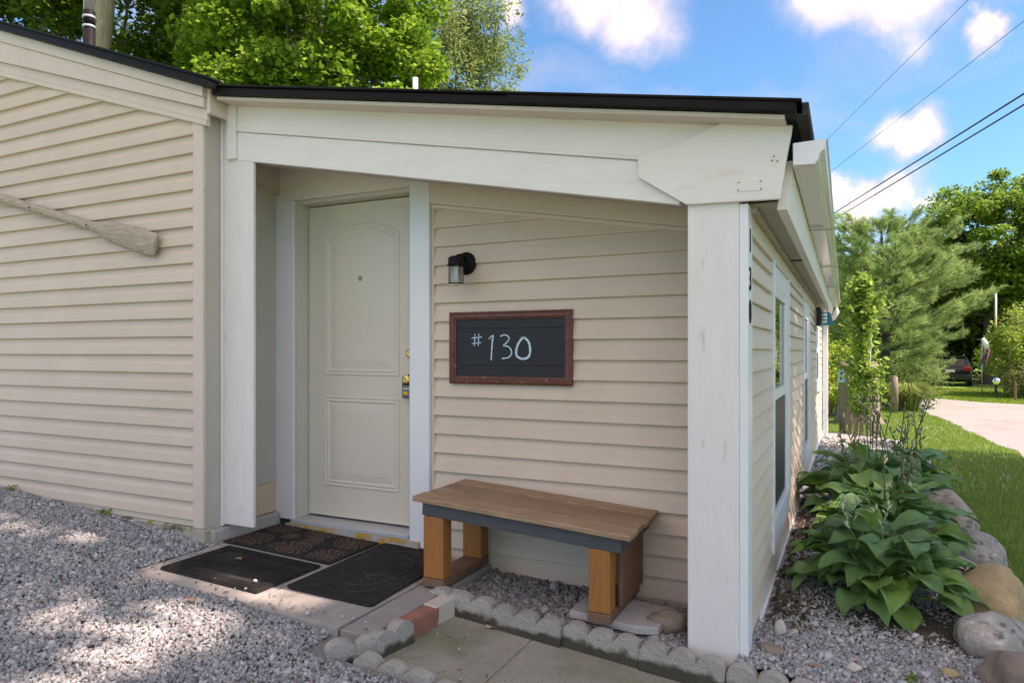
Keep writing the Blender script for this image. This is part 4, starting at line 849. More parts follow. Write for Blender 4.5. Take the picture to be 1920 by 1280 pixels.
def tree(name, label, base, h, cc, rad, ncl, nleaf, lsize, cols, bark='bark', tr=.18, seed=1, spread=.55, up=.5, aspect=.6, shell=.45, cat='tree', group=None, lean=(0, 0), lmin=.35, limbs=9, flat=.6, holes=1.0):
    """tapered trunk, limbs to leaf clumps spread through an uneven crown"""
    g = np.random.default_rng(seed); root = thing(name, label, cat, base, group=group); B = Vector(base); C = Vector(cc)
    top = Vector((C.x, C.y, C.z + rad[2] * .45)); pts = []; n = 9
    for i in range(n):
        t = i / (n - 1); p = B.lerp(top, t); k = math.sin(t * 3.1) * .1 * tr * 6; pts.append(p + Vector((math.sin(seed + t * 3) * k, math.cos(seed * 2 + t * 2.5) * k, 0)))
    rr = [tr * (1.35 if i == 0 else 1) * (1 - .88 * (i / (n - 1))) + .012 for i in range(n)]
    V, Fc = tubes([(pts, rr)], 12, False); o = poly('trunk', V, Fc, bark, root, smooth=True)
    cl = []; it = 0
    while len(cl) < ncl and it < ncl * 40:
        it += 1; v = g.normal(size=3); v /= np.linalg.norm(v); q = g.uniform(shell, 1) ** .7
        bump = 1 + .28 * noise.noise(Vector(v) * 2.1 + Vector((seed * 5.3, 0, 0))) + .12 * noise.noise(Vector(v) * 5 + Vector((0, seed, 0)))
        p = np.array(C) + v * np.array(rad) * q * bump
        if holes and noise.noise(Vector(p) * (1.3 / max(rad) * 2.2) + Vector((seed, seed, 0))) < -.28 * 1 / holes: continue
        if p[2] < B.z + .25: continue
        cl.append(p)
    cl = np.array(cl); paths = []
    hubs = []
    for i in range(limbs):
        a = 2 * math.pi * i / limbs + g.uniform(-.3, .3); t = g.uniform(lmin, .9); s0 = pts[int(t * (n - 1))]; e = C + Vector((math.cos(a) * rad[0], math.sin(a) * rad[1], g.uniform(-.3, .7) * rad[2])) * g.uniform(.45, .7)
        mid = s0.lerp(e, .5) + Vector((0, 0, -.06 * (e - s0).length)); r0 = tr * .42 * (1.15 - t); paths.append(([s0, mid, e], [r0, r0 * .6, r0 * .28])); hubs += [mid, e]
    hubs += pts[3 if lmin < .5 else 7:]; H = np.array([h_[:] for h_ in hubs])
    for p in cl:
        d2 = ((H - p) ** 2).sum(1); j = d2.argmin(); s0 = Vector(H[j]); e = Vector(p); m_ = s0.lerp(e, .55) + Vector((0, 0, .05 * (e - s0).length)); r0 = max(.008, tr * .10)
        paths.append(([s0, m_, e], [r0, r0 * .6, r0 * .25]))
    V, Fc = joinpaths(paths, 5); poly('limbs', V, Fc, bark, root, smooth=True)
    cnt = g.integers(int(nleaf * .6), int(nleaf * 1.4), len(cl)); sp = spread * g.uniform(.65, 1.3, len(cl)); idx = np.repeat(np.arange(len(cl)), cnt)
    off = g.normal(size=(len(idx), 3)); off /= np.linalg.norm(off, axis=1, keepdims=True); off *= (g.random((len(idx), 1)) ** .45) * sp[idx][:, None]; off[:, 2] *= flat
    P = cl[idx] + off; V, T, c = leafcloud(P, lsize, seed + 1, cols, up, aspect)
    fast('crown', V, T, 'leaf', root, c); return root
def shrub(name, label, loc, rad, ncl, nleaf, lsize, cols, seed, spread=.3, group=None, cat='shrub', aspect=.5, up=.4):
    g = np.random.default_rng(seed); root = thing(name, label, cat, loc, group=group); C = np.array(loc) + [0, 0, rad[2]]; cl = []
    while len(cl) < ncl:
        v = g.normal(size=3); v /= np.linalg.norm(v); q = g.uniform(.5, 1) ** .6; p = C + v * np.array(rad) * q * (1 + .3 * noise.noise(Vector(v) * 2.3 + Vector((seed, 0, 0))))
        if p[2] > loc[2] + .05: cl.append(p)
    cl = np.array(cl); paths = [([Vector(loc) + Vector((g.uniform(-.2, .2) * rad[0], g.uniform(-.2, .2) * rad[1], 0)), (Vector(loc) * .5 + Vector(p) * .5) + Vector((0, 0, .1 * rad[2])), Vector(p)], [.016, .010, .004]) for p in cl[::3]]
    V, Fc = joinpaths(paths, 5); poly('stems', V, Fc, 'bark', root, smooth=True)
    idx = np.repeat(np.arange(len(cl)), nleaf); off = g.normal(size=(len(idx), 3)); off /= np.linalg.norm(off, axis=1, keepdims=True); off *= (g.random((len(idx), 1)) ** .45) * spread
    P = cl[idx] + off; P[:, 2] = np.maximum(P[:, 2], loc[2] + .03); V, T, c = leafcloud(P, lsize, seed + 1, cols, up, aspect); fast('foliage', V, T, 'leaf', root, c); return root

g_ = np.random.default_rng(77); PL = np.stack([np.abs(g_.normal(0, .09, 420)) - .33, g_.uniform(3.25, 6.2, 420)], 1)
V, T, c = leafcloud(np.concatenate([PL, (bed_z(PL[:, 0], PL[:, 1]) + .012 + .01 * g_.random(420))[:, None]], 1), .045, 78, [(.14, .085, .055), (.20, .13, .085), (.10, .065, .045), (.25, .18, .13)], .9, .5); tag(fast('leaf_litter', V, T, 'leaf', None, c), 'dry brown leaf litter on the gravel along the side wall', 'leaf litter', kind='stuff')
# ------------------------------------------------------------------ hostas
def hosta_leaf(L, W, r0, h0, droop, lift, seed):
    """leaf blade with its stalk; grows out along +Y from the crown of the plant"""
    V = []; UV = []; nu, nv = 9, 7; rs = random.Random(seed)
    for i in range(nu):
        u = i / (nu - 1); wd = W * .5 * (math.sin(math.pi * min(1, u * .97 + .02) ** .72)) ** .75 if u < 1 else .002
        a = lift - droop * u; yy = r0; zz_ = h0
        # integrate along the arching midrib
        st = 10
        for q in range(int(st * u)): aa = lift - droop * (q / st); yy += math.cos(aa) * L / st; zz_ += math.sin(aa) * L / st
        for j in range(nv):
            v = (j / (nv - 1)) * 2 - 1; cup = .30 * abs(v) * wd + .010 * math.sin(u * 9 + v * 2 + seed) * abs(v)
            V.append((v * wd, yy - .05 * L * abs(v) * (1 if u < .15 else 0), zz_ + cup)); UV.append((v, u * 2))
    Fc = [(i * nv + j, i * nv + j + 1, (i + 1) * nv + j + 1, (i + 1) * nv + j) for i in range(nu - 1) for j in range(nv - 1)]
    s = len(V); k = 5
    for i in range(k):
        t = i / (k - 1); y = r0 * t ** 1.5; z = h0 * (1 - (1 - t) ** 1.4); wd = .006 - .002 * t
        V += [(-wd, y, z + .002), (wd, y, z + .002), (0, y + .002, z - wd)]; UV += [(.0, 0)] * 3
    for i in range(k - 1):
        for j in range(3): Fc.append((s + i * 3 + j, s + i * 3 + (j + 1) % 3, s + i * 3 + 3 + (j + 1) % 3, s + i * 3 + 3 + j))
    me = bpy.data.meshes.new('leaf'); me.from_pydata(V, [], Fc); ul = me.uv_layers.new(name='UVMap')
    for lp in me.loops: ul.data[lp.index].uv = UV[lp.vertex_index]
    at = me.color_attributes.new('tint', 'FLOAT_COLOR', 'POINT'); tn = rs.choice([(1, 1, 1), (.9, .95, 1.05), (1.15, 1.1, .8), (1.3, 1.25, .85), (1.0, 1.08, 1.15), (.85, .92, 1.0)])
    for i, d in enumerate(at.data): d.color = (*tn, 1) if i < s else (tn[0] * 1.6, tn[1] * 1.5, tn[2] * .9, 1)
    me.materials.append(MATS['hosta']); me.shade_smooth(); return me
HL = []
rs = random.Random(5)
for i in range(18):
    t = i / 17
    HL.append(hosta_leaf(rs.uniform(.155, .225), rs.uniform(.100, .142), .07 + .21 * t + rs.uniform(-.02, .02), .33 - .20 * t + rs.uniform(-.03, .03), rs.uniform(.6, 1.5), rs.uniform(.55, .9) - .55 * t, i))
def stalk_mesh(h, pale, seed):
    r3 = random.Random(seed); bx, by = r3.uniform(-.12, .12), r3.uniform(-.12, .12)
    pth = [(bx * t * t, by * t * t, h * t) for t in (0, .25, .5, .75, 1)]; V, Fc = tubes([(pth, [.005, .0045, .004, .0035, .003])], 5)
    me = bpy.data.meshes.new('flower_stalk'); base_n = len(Fc)
    for q in range(r3.randint(5, 9)):
        t = 1 - q * .045; c = Vector((bx * t * t, by * t * t, h * t)); a = r3.uniform(0, 6.28); d = Vector((math.cos(a) * .7, math.sin(a) * .7, .75)).normalized() if q else Vector((0, 0, 1)); ln = r3.uniform(.022, .042); rr = r3.uniform(.006, .010)
        v2, f2 = tubes([([c, c + d * ln * .5, c + d * ln * .8, c + d * ln * 1.25], [.002, rr * .8, rr, .001])], 6); s = len(V); V += v2; Fc += [tuple(x + s for x in f) for f in f2]
    me.from_pydata([tuple(v) for v in V], [], Fc); me.materials.append(MATS['stalk']); me.materials.append(MATS['pale_bud' if pale else 'bud'])
    for i, p in enumerate(me.polygons): p.material_index = 0 if i < base_n else 1
    me.shade_smooth(); return me
ST = [stalk_mesh(rs.uniform(.5, .75), False, i) for i in range(6)]; STP = [stalk_mesh(rs.uniform(.34, .5), True, 30 + i) for i in range(3)]
def hosta(label, x, y, scale, nl, ns, pale, seed):
    r3 = random.Random(seed); root = thing('hosta_plant', label, 'plant', (x, y, float(bed_z(x, y)) - .01), group='hosta plants in the side bed')
    for i in range(nl):
        t = (i + r3.random()) / nl; k = int(t ** .8 * 17.99); o = bpy.data.objects.new('leaf', HL[k]); COL.objects.link(o); o.parent = root; a = i * 2.39996 + r3.uniform(-.3, .3)
        o.rotation_euler = (R(r3.uniform(-9, 9)), R(r3.uniform(-14, 14)), a); s = scale * r3.uniform(.82, 1.15); o.scale = (s * r3.uniform(.9, 1.1), s, s); o.location = (r3.uniform(-.05, .05), r3.uniform(-.05, .05), 0)
    for i in range(ns):
        o = bpy.data.objects.new('flower_stalk', r3.choice(STP if pale else ST)); COL.objects.link(o); o.parent = root; o.location = (r3.uniform(-.16, .16), r3.uniform(-.16, .16), .02); o.rotation_euler = (R(r3.uniform(-12, 12)), R(r3.uniform(-12, 14)), r3.uniform(0, 6.28)); o.scale = (scale,) * 3
    return root
hosta('big hosta with broad green leaves nearest the white corner post', .15, 3.98, 1.0, 132, 5, True, 1)
hosta('hosta behind the nearest one beside the speckled boulders', .22, 5.0, 1.08, 112, 6, False, 2)
hosta('third hosta along the wall with tall dark flower stalks', .10, 5.95, 1.2, 96, 8, False, 3)
hosta('hosta with tall bud stalks leaning over the lawn stones', .36, 6.7, 1.2, 80, 12, False, 4)
hosta('small far hosta in front of the second window', .05, 7.5, .75, 36, 3, False, 5)
# fallen leaves
def dryleaf(name, label, x, y, z, s, m, rz, seed):
    r3 = random.Random(seed); pts = []
    for i in range(10):
        a = 2 * math.pi * i / 10; rr = s * (1 if i % 2 == 0 else .5) * r3.uniform(.8, 1.2); pts.append((rr * math.cos(a), rr * math.sin(a) * .8, abs(math.sin(a * 1.5 + seed)) * s * .3 + .002))
    V = [(0, 0, .003)] + pts; o = poly(name, V, [(0, i + 1, (i + 1) % 10 + 1) for i in range(10)], m, None); o.modifiers.new('thick', 'SOLIDIFY').thickness = .0008; o.location = (x, y, z); o.rotation_euler = (0, 0, rz); tag(o, label, 'leaf')
dryleaf('fallen_leaf', 'orange-brown fallen leaf on the gravel in front of the ribbed mat', -2.60, 2.13, .020, .030, 'dry_leaf', .3, 1)
dryleaf('fallen_leaf', 'curled reddish leaf on the ribbed doormat', -2.82, 2.60, .050, .022, 'dry_leaf', .9, 2)
dryleaf('fallen_leaf', 'pale brown oak leaf on the concrete walkway', -1.43, 2.73, -.108, .034, 'dry_leaf_pale', .2, 3)
dryleaf('fallen_leaf', 'reddish leaf lying in the gravel at the left edge', -4.62, 2.28, .168, .032, 'dry_leaf', .2, 4)
dryleaf('fallen_leaf', 'small brown leaf in the sunny gravel at the bottom left', -3.10, 1.80, .048, .024, 'dry_leaf', 1.2, 6)
dryleaf('fallen_leaf', 'tan leaf on the gravel near the left wall foot', -3.95, 2.45, .115, .022, 'dry_leaf_pale', 2.2, 7)
dryleaf('fallen_leaf', 'dark curled leaf on the gravel bed beside the corner post', -.12, 2.93, -.10, .022, 'dry_leaf', .5, 8)
for wx, wy, sd_, lb in ((-4.05, 2.705, 5, 'small green weed at the foot of the left wall'), (-5.0, 2.69, 6, 'tiny weed tuft further left along the wall foot'), (.22, 3.02, 9, 'small green weed in the gravel bed below the hosta')):
    zb = float(yard_z(wx, wy)) if wx < -1 else float(bed_z(wx, wy)); wd_ = thing('weed', lb, 'weed', (wx, wy, zb)); gw = np.random.default_rng(sd_); V, T, c = leafcloud(np.array([wx, wy, zb + .02]) + gw.normal(size=(26, 3)) * [.022, .014, .012], .03, sd_, [(.16, .30, .04), (.22, .36, .06)], .5, .4); fast('leaves', V, T, 'leaf', wd_, c); tube('stem', [(wx, wy, zb - .01), (wx + .004, wy, zb + .03)], .0018, 'stalk', wd_, 5)
rock('rock', 'white pebble lying on the ribbed doormat', (-2.50, 2.40, .045), (.011, .009, .008), 'plate', 71, .2, .2, 'pebble', 2)

# ------------------------------------------------------------------ garden things beyond the house
# ring of weathered pickets round the young tree
pk = thing('picket_ring', 'low ring of weathered wooden pickets around the young tree', 'fence', (.16, 12.4, -.31))
for i in range(18):
    a = 2 * math.pi * i / 18; h_ = .42 + .05 * math.sin(i * 2.7); t_ = random.uniform(-.05, .05)
    o = box('picket', -.028, .028, -.010, .010, 0, h_, 'old_wood', pk, .004, True); o.location = (.27 * math.cos(a), .27 * math.sin(a), 0); o.rotation_euler = (t_, t_, a + R(90))
# young columnar tree with a stake
yt = thing('young_tree', 'slim young columnar tree with fresh green leaves inside the picket ring', 'tree', (.20, 12.4, -.31))
tube('trunk', [(.20, 12.4, -.31), (.21, 12.4, .6), (.18, 12.42, 1.5), (.21, 12.4, 2.45)], [.022, .018, .012, .004], 'bark', yt)
tube('stake', [(.27, 12.38, -.3), (.34, 12.36, 1.75)], .012, 'galvanised', yt, 8)
g_ = np.random.default_rng(31); pts = []; paths = []
for i in range(95):
    t = g_.uniform(.06, 1); z = -.05 + t * 2.3; a = g_.uniform(0, 6.28); r_ = (.42 - .32 * t ** 1.8) * (.45 + .55 * min(1, t * 3.2)) * g_.uniform(.35, 1.2); e = np.array([.20 + math.cos(a) * r_, 12.4 + math.sin(a) * r_, z + r_ * 1.0]); s0 = np.array([.20, 12.4, z - .05]); paths.append(([s0, (s0 + e) / 2, e], [.007, .005, .003]))
    for q in range(34): f = g_.uniform(.25, 1.08); pts.append(s0 + (e - s0) * f + g_.normal(size=3) * .05)
V, Fc = joinpaths(paths, 4); poly('limbs', V, Fc, 'bark', yt)
V, T, c = leafcloud(np.array(pts), .095, 32, [(.27, .42, .07), (.20, .34, .05), (.36, .50, .11)], .3, .5); fast('crown', V, T, 'leaf', yt, c)
# broad stump with a pale blue plaque
st_ = thing('tree_stump', 'broad weathered tree stump behind the young tree', 'stump', (.20, 15.6, -.35))
V = []; n = 28; lev = [(0, 1.25), (.15, 1.05), (.6, .93), (1.15, .92), (1.22, .85)]
for h_, k_ in lev:
    for i in range(n):
        a = 2 * math.pi * i / n; r_ = .37 * k_ * (1 + .08 * math.sin(a * 5) + .05 * math.sin(a * 11 + 1)); V.append((r_ * math.cos(a), r_ * math.sin(a), h_ + (.05 * math.sin(a * 3) if h_ > 1 else 0)))
Fc = [(j * n + i, j * n + (i + 1) % n, (j + 1) * n + (i + 1) % n, (j + 1) * n + i) for j in range(len(lev) - 1) for i in range(n)] + [tuple((len(lev) - 1) * n + i for i in range(n))]
poly('trunk', V, Fc, 'old_wood', st_, True, True)
pb = thing('birdhouse', 'small pale blue birdhouse fixed to the stump', 'birdhouse', (-.13, 15.32, .55)); box('body', -.18, -.05, 15.20, 15.31, .50, .78, 'pale_blue', pb, .006); prism_xz('roof', [(-.205, .77), (-.025, .77), (-.115, .85)], 15.17, 15.32, 'old_wood', pb, .004); lathe('entrance', [(.02, 0), (.02, -.004), (0, -.004)], 'dark_print', pb, (-.115, 15.199, .68), 'Y', 12)
pw = thing('garden_post', 'short round wooden post at the edge of the drive below the pine', 'post', (1.0, 19.0, -.39)); tube('shaft', [(1.0, 19.0, -.39), (1.01, 19, .2), (1.0, 19.0, .50)], [.085, .08, .075], 'old_wood', pw, 14); tube('top', [(1.0, 19, .501), (1.0, 19, .53)], [.072, .04], 'old_wood', pw, 14)
SG = 'shrubs of the far garden'
Y1, Y2, Y3 = (.30, .42, .04), (.22, .34, .03), (.15, .26, .03)
shrub('shrub', 'bright yellow-green shrub right behind the far corner of the house', (-.42, 17.2, -.36), (.85, .8, .95), 60, 65, .10, [Y1, Y2, (.36, .46, .06)], 41, .26, SG)
shrub('shrub', 'dark low shrub under the pine by the wooden post', (1.15, 21.3, -.41), (1.1, .9, .62), 60, 60, .09, [(.08, .15, .03), (.11, .19, .04)], 43, .3, SG)
shrub('shrub', 'large rounded sunlit shrub right of the parked car', (6.2, 30.0, -.5), (1.8, 1.6, 1.55), 130, 95, .14, [(.27, .38, .06), (.34, .44, .09), (.20, .30, .05)], 45, .42, SG)
shrub('shrub', 'tall pale green shrub at the right edge behind the rounded shrub', (7.2, 32.0, -.5), (1.9, 1.6, 2.1), 120, 85, .16, [(.23, .33, .09), (.31, .41, .13), (.16, .24, .07)], 46, .45, SG)
shrub('shrub', 'low reddish-green shrub by the silver garden ball', (5.6, 28.6, -.48), (1.0, .8, .62), 60, 65, .10, [(.20, .24, .08), (.24, .22, .09), (.16, .22, .06)], 47, .28, SG)
shrub('shrub', 'low pale-leaved shrub left of the parked car', (2.0, 34.0, -.52), (1.2, .9, .85), 60, 60, .15, [(.16, .26, .08), (.22, .32, .12)], 48, .38, SG)
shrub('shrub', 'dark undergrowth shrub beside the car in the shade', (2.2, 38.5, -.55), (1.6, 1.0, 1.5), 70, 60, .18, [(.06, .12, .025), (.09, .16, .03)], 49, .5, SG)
# arching ornamental grass
og = thing('ornamental_grass', 'arching clump of long grass at the foot of the pine', 'grass clump', (1.35, 19.9, -.39)); g_ = np.random.default_rng(51); V = []; T = []
for i in range(420):
    a = g_.uniform(0, 6.28); L_ = g_.uniform(.5, 1.0); d = np.array([math.cos(a), math.sin(a), 0]); sv = np.array([-math.sin(a), math.cos(a), 0]) * .010; b0 = np.array([1.35, 19.9, -.39]) + d * g_.uniform(0, .22)
    c1 = b0 + d * L_ * .25 + [0, 0, L_ * .75]; c2 = b0 + d * L_ * .75 + [0, 0, L_ * .55]; s = len(V); V += [b0 - sv, b0 + sv, c1 - sv, c1 + sv, c2]; T += [(s, s + 1, s + 3), (s, s + 3, s + 2), (s + 2, s + 3, s + 4)]
fast('blades', np.array(V), np.array(T), 'grass', og, np.tile([[.17, .24, .05]], (len(V), 1)) * np.repeat(g_.uniform(.7, 1.4, (420, 1)), 5, 0))
# flag pole, windsock, silver ball, marker post
fp = thing('flag_pole', 'thin weathered flag pole with a small ball finial', 'pole', (5.0, 31.4, -.5)); tube('shaft', [(5.0, 31.4, -.5), (5.0, 31.4, 3.30)], [.045, .036], 'pole_metal', fp, 10); lathe('finial', [(0, .09), (.06, .05), (.065, 0), (.05, -.05), (0, -.07)], 'steel', fp, (5.0, 31.4, 3.36), 'Z', 12)
ws = thing('windsock', 'small white windsock with blue and red streamers near the flag pole', 'windsock', (4.35, 29.4, .25)); tube('stick', [(4.28, 29.4, -.5), (4.28, 29.4, 1.55)], .016, 'galvanised', ws, 8); tube('sock', [(4.30, 29.4, 1.58), (4.38, 29.37, 1.38), (4.44, 29.35, 1.18)], [.05, .09, .085], 'flag_white', ws, 10)
for i in range(5): tube('streamer', [(4.34 + .05 * i, 29.35, 1.20), (4.31 + .045 * i, 29.35, .94), (4.24 + .05 * i, 29.37, .60 + .05 * (i % 2))], [.030, .024, .012], ['flag_blue', 'flag_red', 'flag_blue', 'flag_white', 'flag_red'][i], ws, 6)
gb = thing('gazing_ball', 'silver garden ball on a thin stake in front of the shrubs', 'garden ball', (4.42, 27.6, -.46)); tube('stake', [(4.42, 27.6, -.46), (4.42, 27.6, .03)], .012, 'black_metal', gb, 6); lathe('ball', [(.12 * math.sin(a), .12 * -math.cos(a)) for a in np.linspace(0, math.pi, 12)], 'mirror_ball', gb, (4.42, 27.6, .13), 'Z', 20)
mk = thing('marker_post', 'short pale wooden marker post at the right by the low shrub', 'post', (4.75, 26.6, -.46)); box('shaft', 4.72, 4.78, 26.57, 26.63, -.46, .12, 'old_wood', mk, .01); prism_xz('top', [(4.72, .1205), (4.78, .1205), (4.75, .15)], 26.57, 26.63, 'old_wood', mk, .004)
# parked car seen from behind ---------------------------------------------
car = thing('parked_car', 'dark hatchback parked under the trees seen from behind', 'car', (4.45, 39.5, -.59), rz=R(-7))
cw = .88
secs = [  # (y, half width bottom, half width belt, half width roof, z sill, z belt, z roof)
    (0.00, .80, .84, .80, .42, .80, .86), (.06, .86, .88, .82, .30, .92, 1.00), (.22, .87, .89, .68, .24, .98, 1.36), (.60, .88, .89, .64, .22, .97, 1.50), (1.8, .88, .90, .64, .20, .95, 1.53), (2.6, .88, .90, .66, .20, .93, 1.46), (3.2, .88, .89, .80, .20, .92, 1.00), (4.0, .86, .86, .76, .22, .82, .88), (4.35, .74, .76, .66, .36, .66, .70)]
V = []; Fc = []
for y, wb, wm, wr, z0, zb, z1 in secs: V += [(-wb, y, z0), (-wm, y, (z0 + zb) / 2), (-wm * .98, y, zb), (-wr, y, z1 - .03), (-wr * .8, y, z1), (wr * .8, y, z1), (wr, y, z1 - .03), (wm * .98, y, zb), (wm, y, (z0 + zb) / 2), (wb, y, z0)]
for j in range(len(secs) - 1):
    for i in range(10): Fc.append((j * 10 + i, j * 10 + (i + 1) % 10, (j + 1) * 10 + (i + 1) % 10, (j + 1) * 10 + i))
Fc += [tuple(range(9, -1, -1)), tuple((len(secs) - 1) * 10 + i for i in range(10))]
bd = poly('body', V, Fc, 'car_paint', car, True, True, .02); fixn(bd.data)
poly('rear_window', [(-.66, .045, 1.00), (.66, .045, 1.00), (.56, .185, 1.34), (-.56, .185, 1.34)], [(0, 1, 2, 3)], 'car_glass', car, True).modifiers.new('thick', 'SOLIDIFY').thickness = .012
box('roof_spoiler', -.62, .62, .10, .40, 1.415, 1.45, 'car_paint', car, .012, True)
for s_ in (-1, 1):
    o = box('tail_light', -.17, .17, -.03, .09, -.09, .09, 'red_lens', car, .025, True); o.location = (s_ * .70, -.005, .86)
    poly('side_window', [(s_ * .872, .55, 1.02), (s_ * .872, 2.5, 1.0), (s_ * .70, 2.35, 1.40), (s_ * .68, .75, 1.42)], [(0, 1, 2, 3)], 'car_glass', car, True).modifiers.new('thick', 'SOLIDIFY').thickness = .03
    tube('roof_rail', [(s_ * .56, .45, 1.50), (s_ * .58, .6, 1.56), (s_ * .58, 2.2, 1.58), (s_ * .58, 2.35, 1.52)], .016, 'steel', car, 8, True)
    for yy in (.78, 3.45):
        wh = lathe('wheel', [(.10, -.10), (.30, -.11), (.335, -.06), (.335, .06), (.30, .11), (.10, .10)], 'tyre', car, (s_ * .80, yy, .335), 'X', 24, True); lathe('rim', [(0, .02), (.19, .02), (.21, 0), (.19, -.02), (0, -.02)], 'steel', wh, (s_ * .90, yy, .335), 'X', 20, True)
box('bumper', -.80, .80, -.05, .10, .34, .58, 'black_plastic', car, .03, True)
box('number_plate', -.20, .20, -.012, -.002, .70, .82, 'plate', car, .004, True)
# wall lantern on the far part of the side wall, with a teal bracket ornament
sl_ = thing('side_wall_lamp', 'black wall lantern with clear caged lens near the far end of the side wall', 'lamp', (-.30, 9.05, 1.4))
box('backplate', SX + .016, SX + .035, 9.0, 9.2, 1.36, 1.66, 'soffit', sl_, .004); box('housing', SX + .036, SX + .085, 9.0, 9.16, 1.42, 1.64, 'black_plastic', sl_, .008); box('lens', SX + .086, SX + .150, 9.01, 9.15, 1.45, 1.615, 'bulb', sl_, .03, seg=4)
for z in (1.49, 1.53, 1.575): tube('cage_bar', [(SX + .086, 8.998, z), (SX + .15, 8.999, z), (SX + .157, 9.08, z), (SX + .15, 9.162, z), (SX + .086, 9.162, z)], .005, 'black_metal', sl_, 6)
tl = thing('teal_ornament', 'teal triangular ornament under the eave beside the side wall lamp', 'ornament', (-.22, 9.5, 1.45)); prism_xz('plate', [(-.33, 1.44), (-.15, 1.44), (-.20, 1.60), (-.27, 1.62)], 9.45, 9.49, 'teal', tl, .004); tube('hook', [(-.235, 9.47, 1.60), (-.235, 9.47, 1.70)], .004, 'black_metal', tl, 6)
# cables -----------------------------------------------------------------
def cable(label, a, b_, r_, sag=.25):
    a, b_ = Vector(a), Vector(b_); pts = []
    for i in range(25): t = i / 24; p = a.lerp(b_, t); pts.append(p + Vector((0, 0, -4 * sag * t * (1 - t))))
    o = tube('overhead_cable', pts, r_, 'cable', None, 6); tag(o, label, 'cable', 'overhead cables')
cable('thin upper cable crossing the sky from the top edge', (-3.11, 34.16, 8.43), (4.06, 12.63, 8.8), 0.006, 0)
cable('thin second cable crossing the sky to the right edge', (-3.83, 34.82, 6.98), (5.42, 11.52, 8.03), 0.006, 0)
cable('thick upper cable of the lower pair in the sky', (-3.32, 37.06, 6.16), (4.65, 7.59, 5.38), 0.016, 0)
cable('thick lower cable of the pair with a splice in the sky', (-3.32, 37.06, 5.91), (4.65, 7.59, 5.21), 0.015, 0)
cable('far thin wire low in front of the woods', (-2.52, 41.9, 3.14), (9.41, 35.23, 2.63), .012, .05)
# ------------------------------------------------------------------ trees
M1 = [(.11, .21, .022), (.15, .27, .028), (.20, .33, .035), (.085, .17, .02)]
tree('maple_tree', 'big pale-barked maple behind the left roof', (-14.25, 9.1, -.3), 11, (-14.0, 9.8, 12.5), (4.6, 4.0, 3.2), 130, 240, .13, M1, 'bark_pale', .36, 61, .75, lmin=.8, limbs=7, up=.7, aspect=.85, group='trees behind the house', holes=.7)
tree('maple_tree', 'bright green maple filling the sky left above the porch roof', (-9.4, 11.6, -.3), 8, (-9.75, 10.9, 7.0), (2.45, 2.2, 3.6), 230, 400, .105, [(.16, .31, .03), (.21, .38, .04), (.28, .44, .06), (.11, .23, .022)], 'bark', .18, 62, .55, up=.7, aspect=.85, group='trees behind the house', shell=.5, holes=.8)
tree('maple_tree', 'dark maple trunk and leaves at the upper left corner', (-18.6, 11.6, -.3), 9, (-17.9, 12.6, 8.4), (6.4, 3.2, 4.8), 250, 330, .15, [(.08, .16, .02), (.11, .20, .02), (.06, .12, .015)], 'bark', .2, 63, .8, up=.7, aspect=.85, group='trees behind the house', holes=.7)
tree('willow_tree', 'airy grey-green tree with narrow leaves behind the porch roof', (-9.0, 15.4, -.3), 9, (-8.85, 15.1, 8.0), (1.65, 1.6, 2.5), 150, 150, .13, [(.26, .34, .12), (.32, .40, .16), (.20, .28, .09)], 'bark', .12, 64, .42, up=.2, aspect=.30, group='trees behind the house', flat=1.0, shell=.25, holes=1.3)
FC = [(.15, .28, .045), (.20, .34, .05), (.26, .40, .06), (.11, .21, .035)]
FG = 'trees of the far woods'
tree('broadleaf_tree', 'tall rounded tree rising at the right above the pine', (6.6, 44, -.65), 10, (6.6, 44, 6.4), (3.9, 3.4, 4.0), 190, 240, .19, FC, 'bark_dark', .24, 71, .8, up=.7, aspect=.8, group=FG)
tree('broadleaf_tree', 'large tree cut by the right edge of the picture', (12.0, 43, -.65), 12, (12.0, 43, 7.0), (3.6, 3.5, 4.8), 140, 240, .20, FC, 'bark_dark', .26, 72, .85, up=.7, aspect=.8, group=FG)
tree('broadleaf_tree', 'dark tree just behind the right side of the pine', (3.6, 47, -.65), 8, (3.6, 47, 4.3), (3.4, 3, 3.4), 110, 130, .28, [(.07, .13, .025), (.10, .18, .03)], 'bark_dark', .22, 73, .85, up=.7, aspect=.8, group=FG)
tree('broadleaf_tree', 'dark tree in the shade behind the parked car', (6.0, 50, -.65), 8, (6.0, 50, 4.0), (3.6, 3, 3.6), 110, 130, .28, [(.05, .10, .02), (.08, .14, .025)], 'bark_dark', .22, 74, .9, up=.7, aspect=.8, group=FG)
tree('broadleaf_tree', 'tree hidden behind the pine near the house corner', (-1.2, 42, -.65), 7, (-1.2, 42, 3.8), (3.2, 3, 3.2), 100, 130, .27, [(.08, .15, .025), (.12, .20, .03)], 'bark_dark', .2, 75, .85, up=.7, aspect=.8, group=FG)
tree('broadleaf_tree', 'dark tree at the right behind the shrubs', (10.2, 50, -.65), 8, (10.0, 50, 3.9), (3.8, 3, 3.8), 110, 130, .28, [(.05, .10, .02), (.08, .14, .025)], 'bark_dark', .22, 76, .9, up=.7, aspect=.8, group=FG)
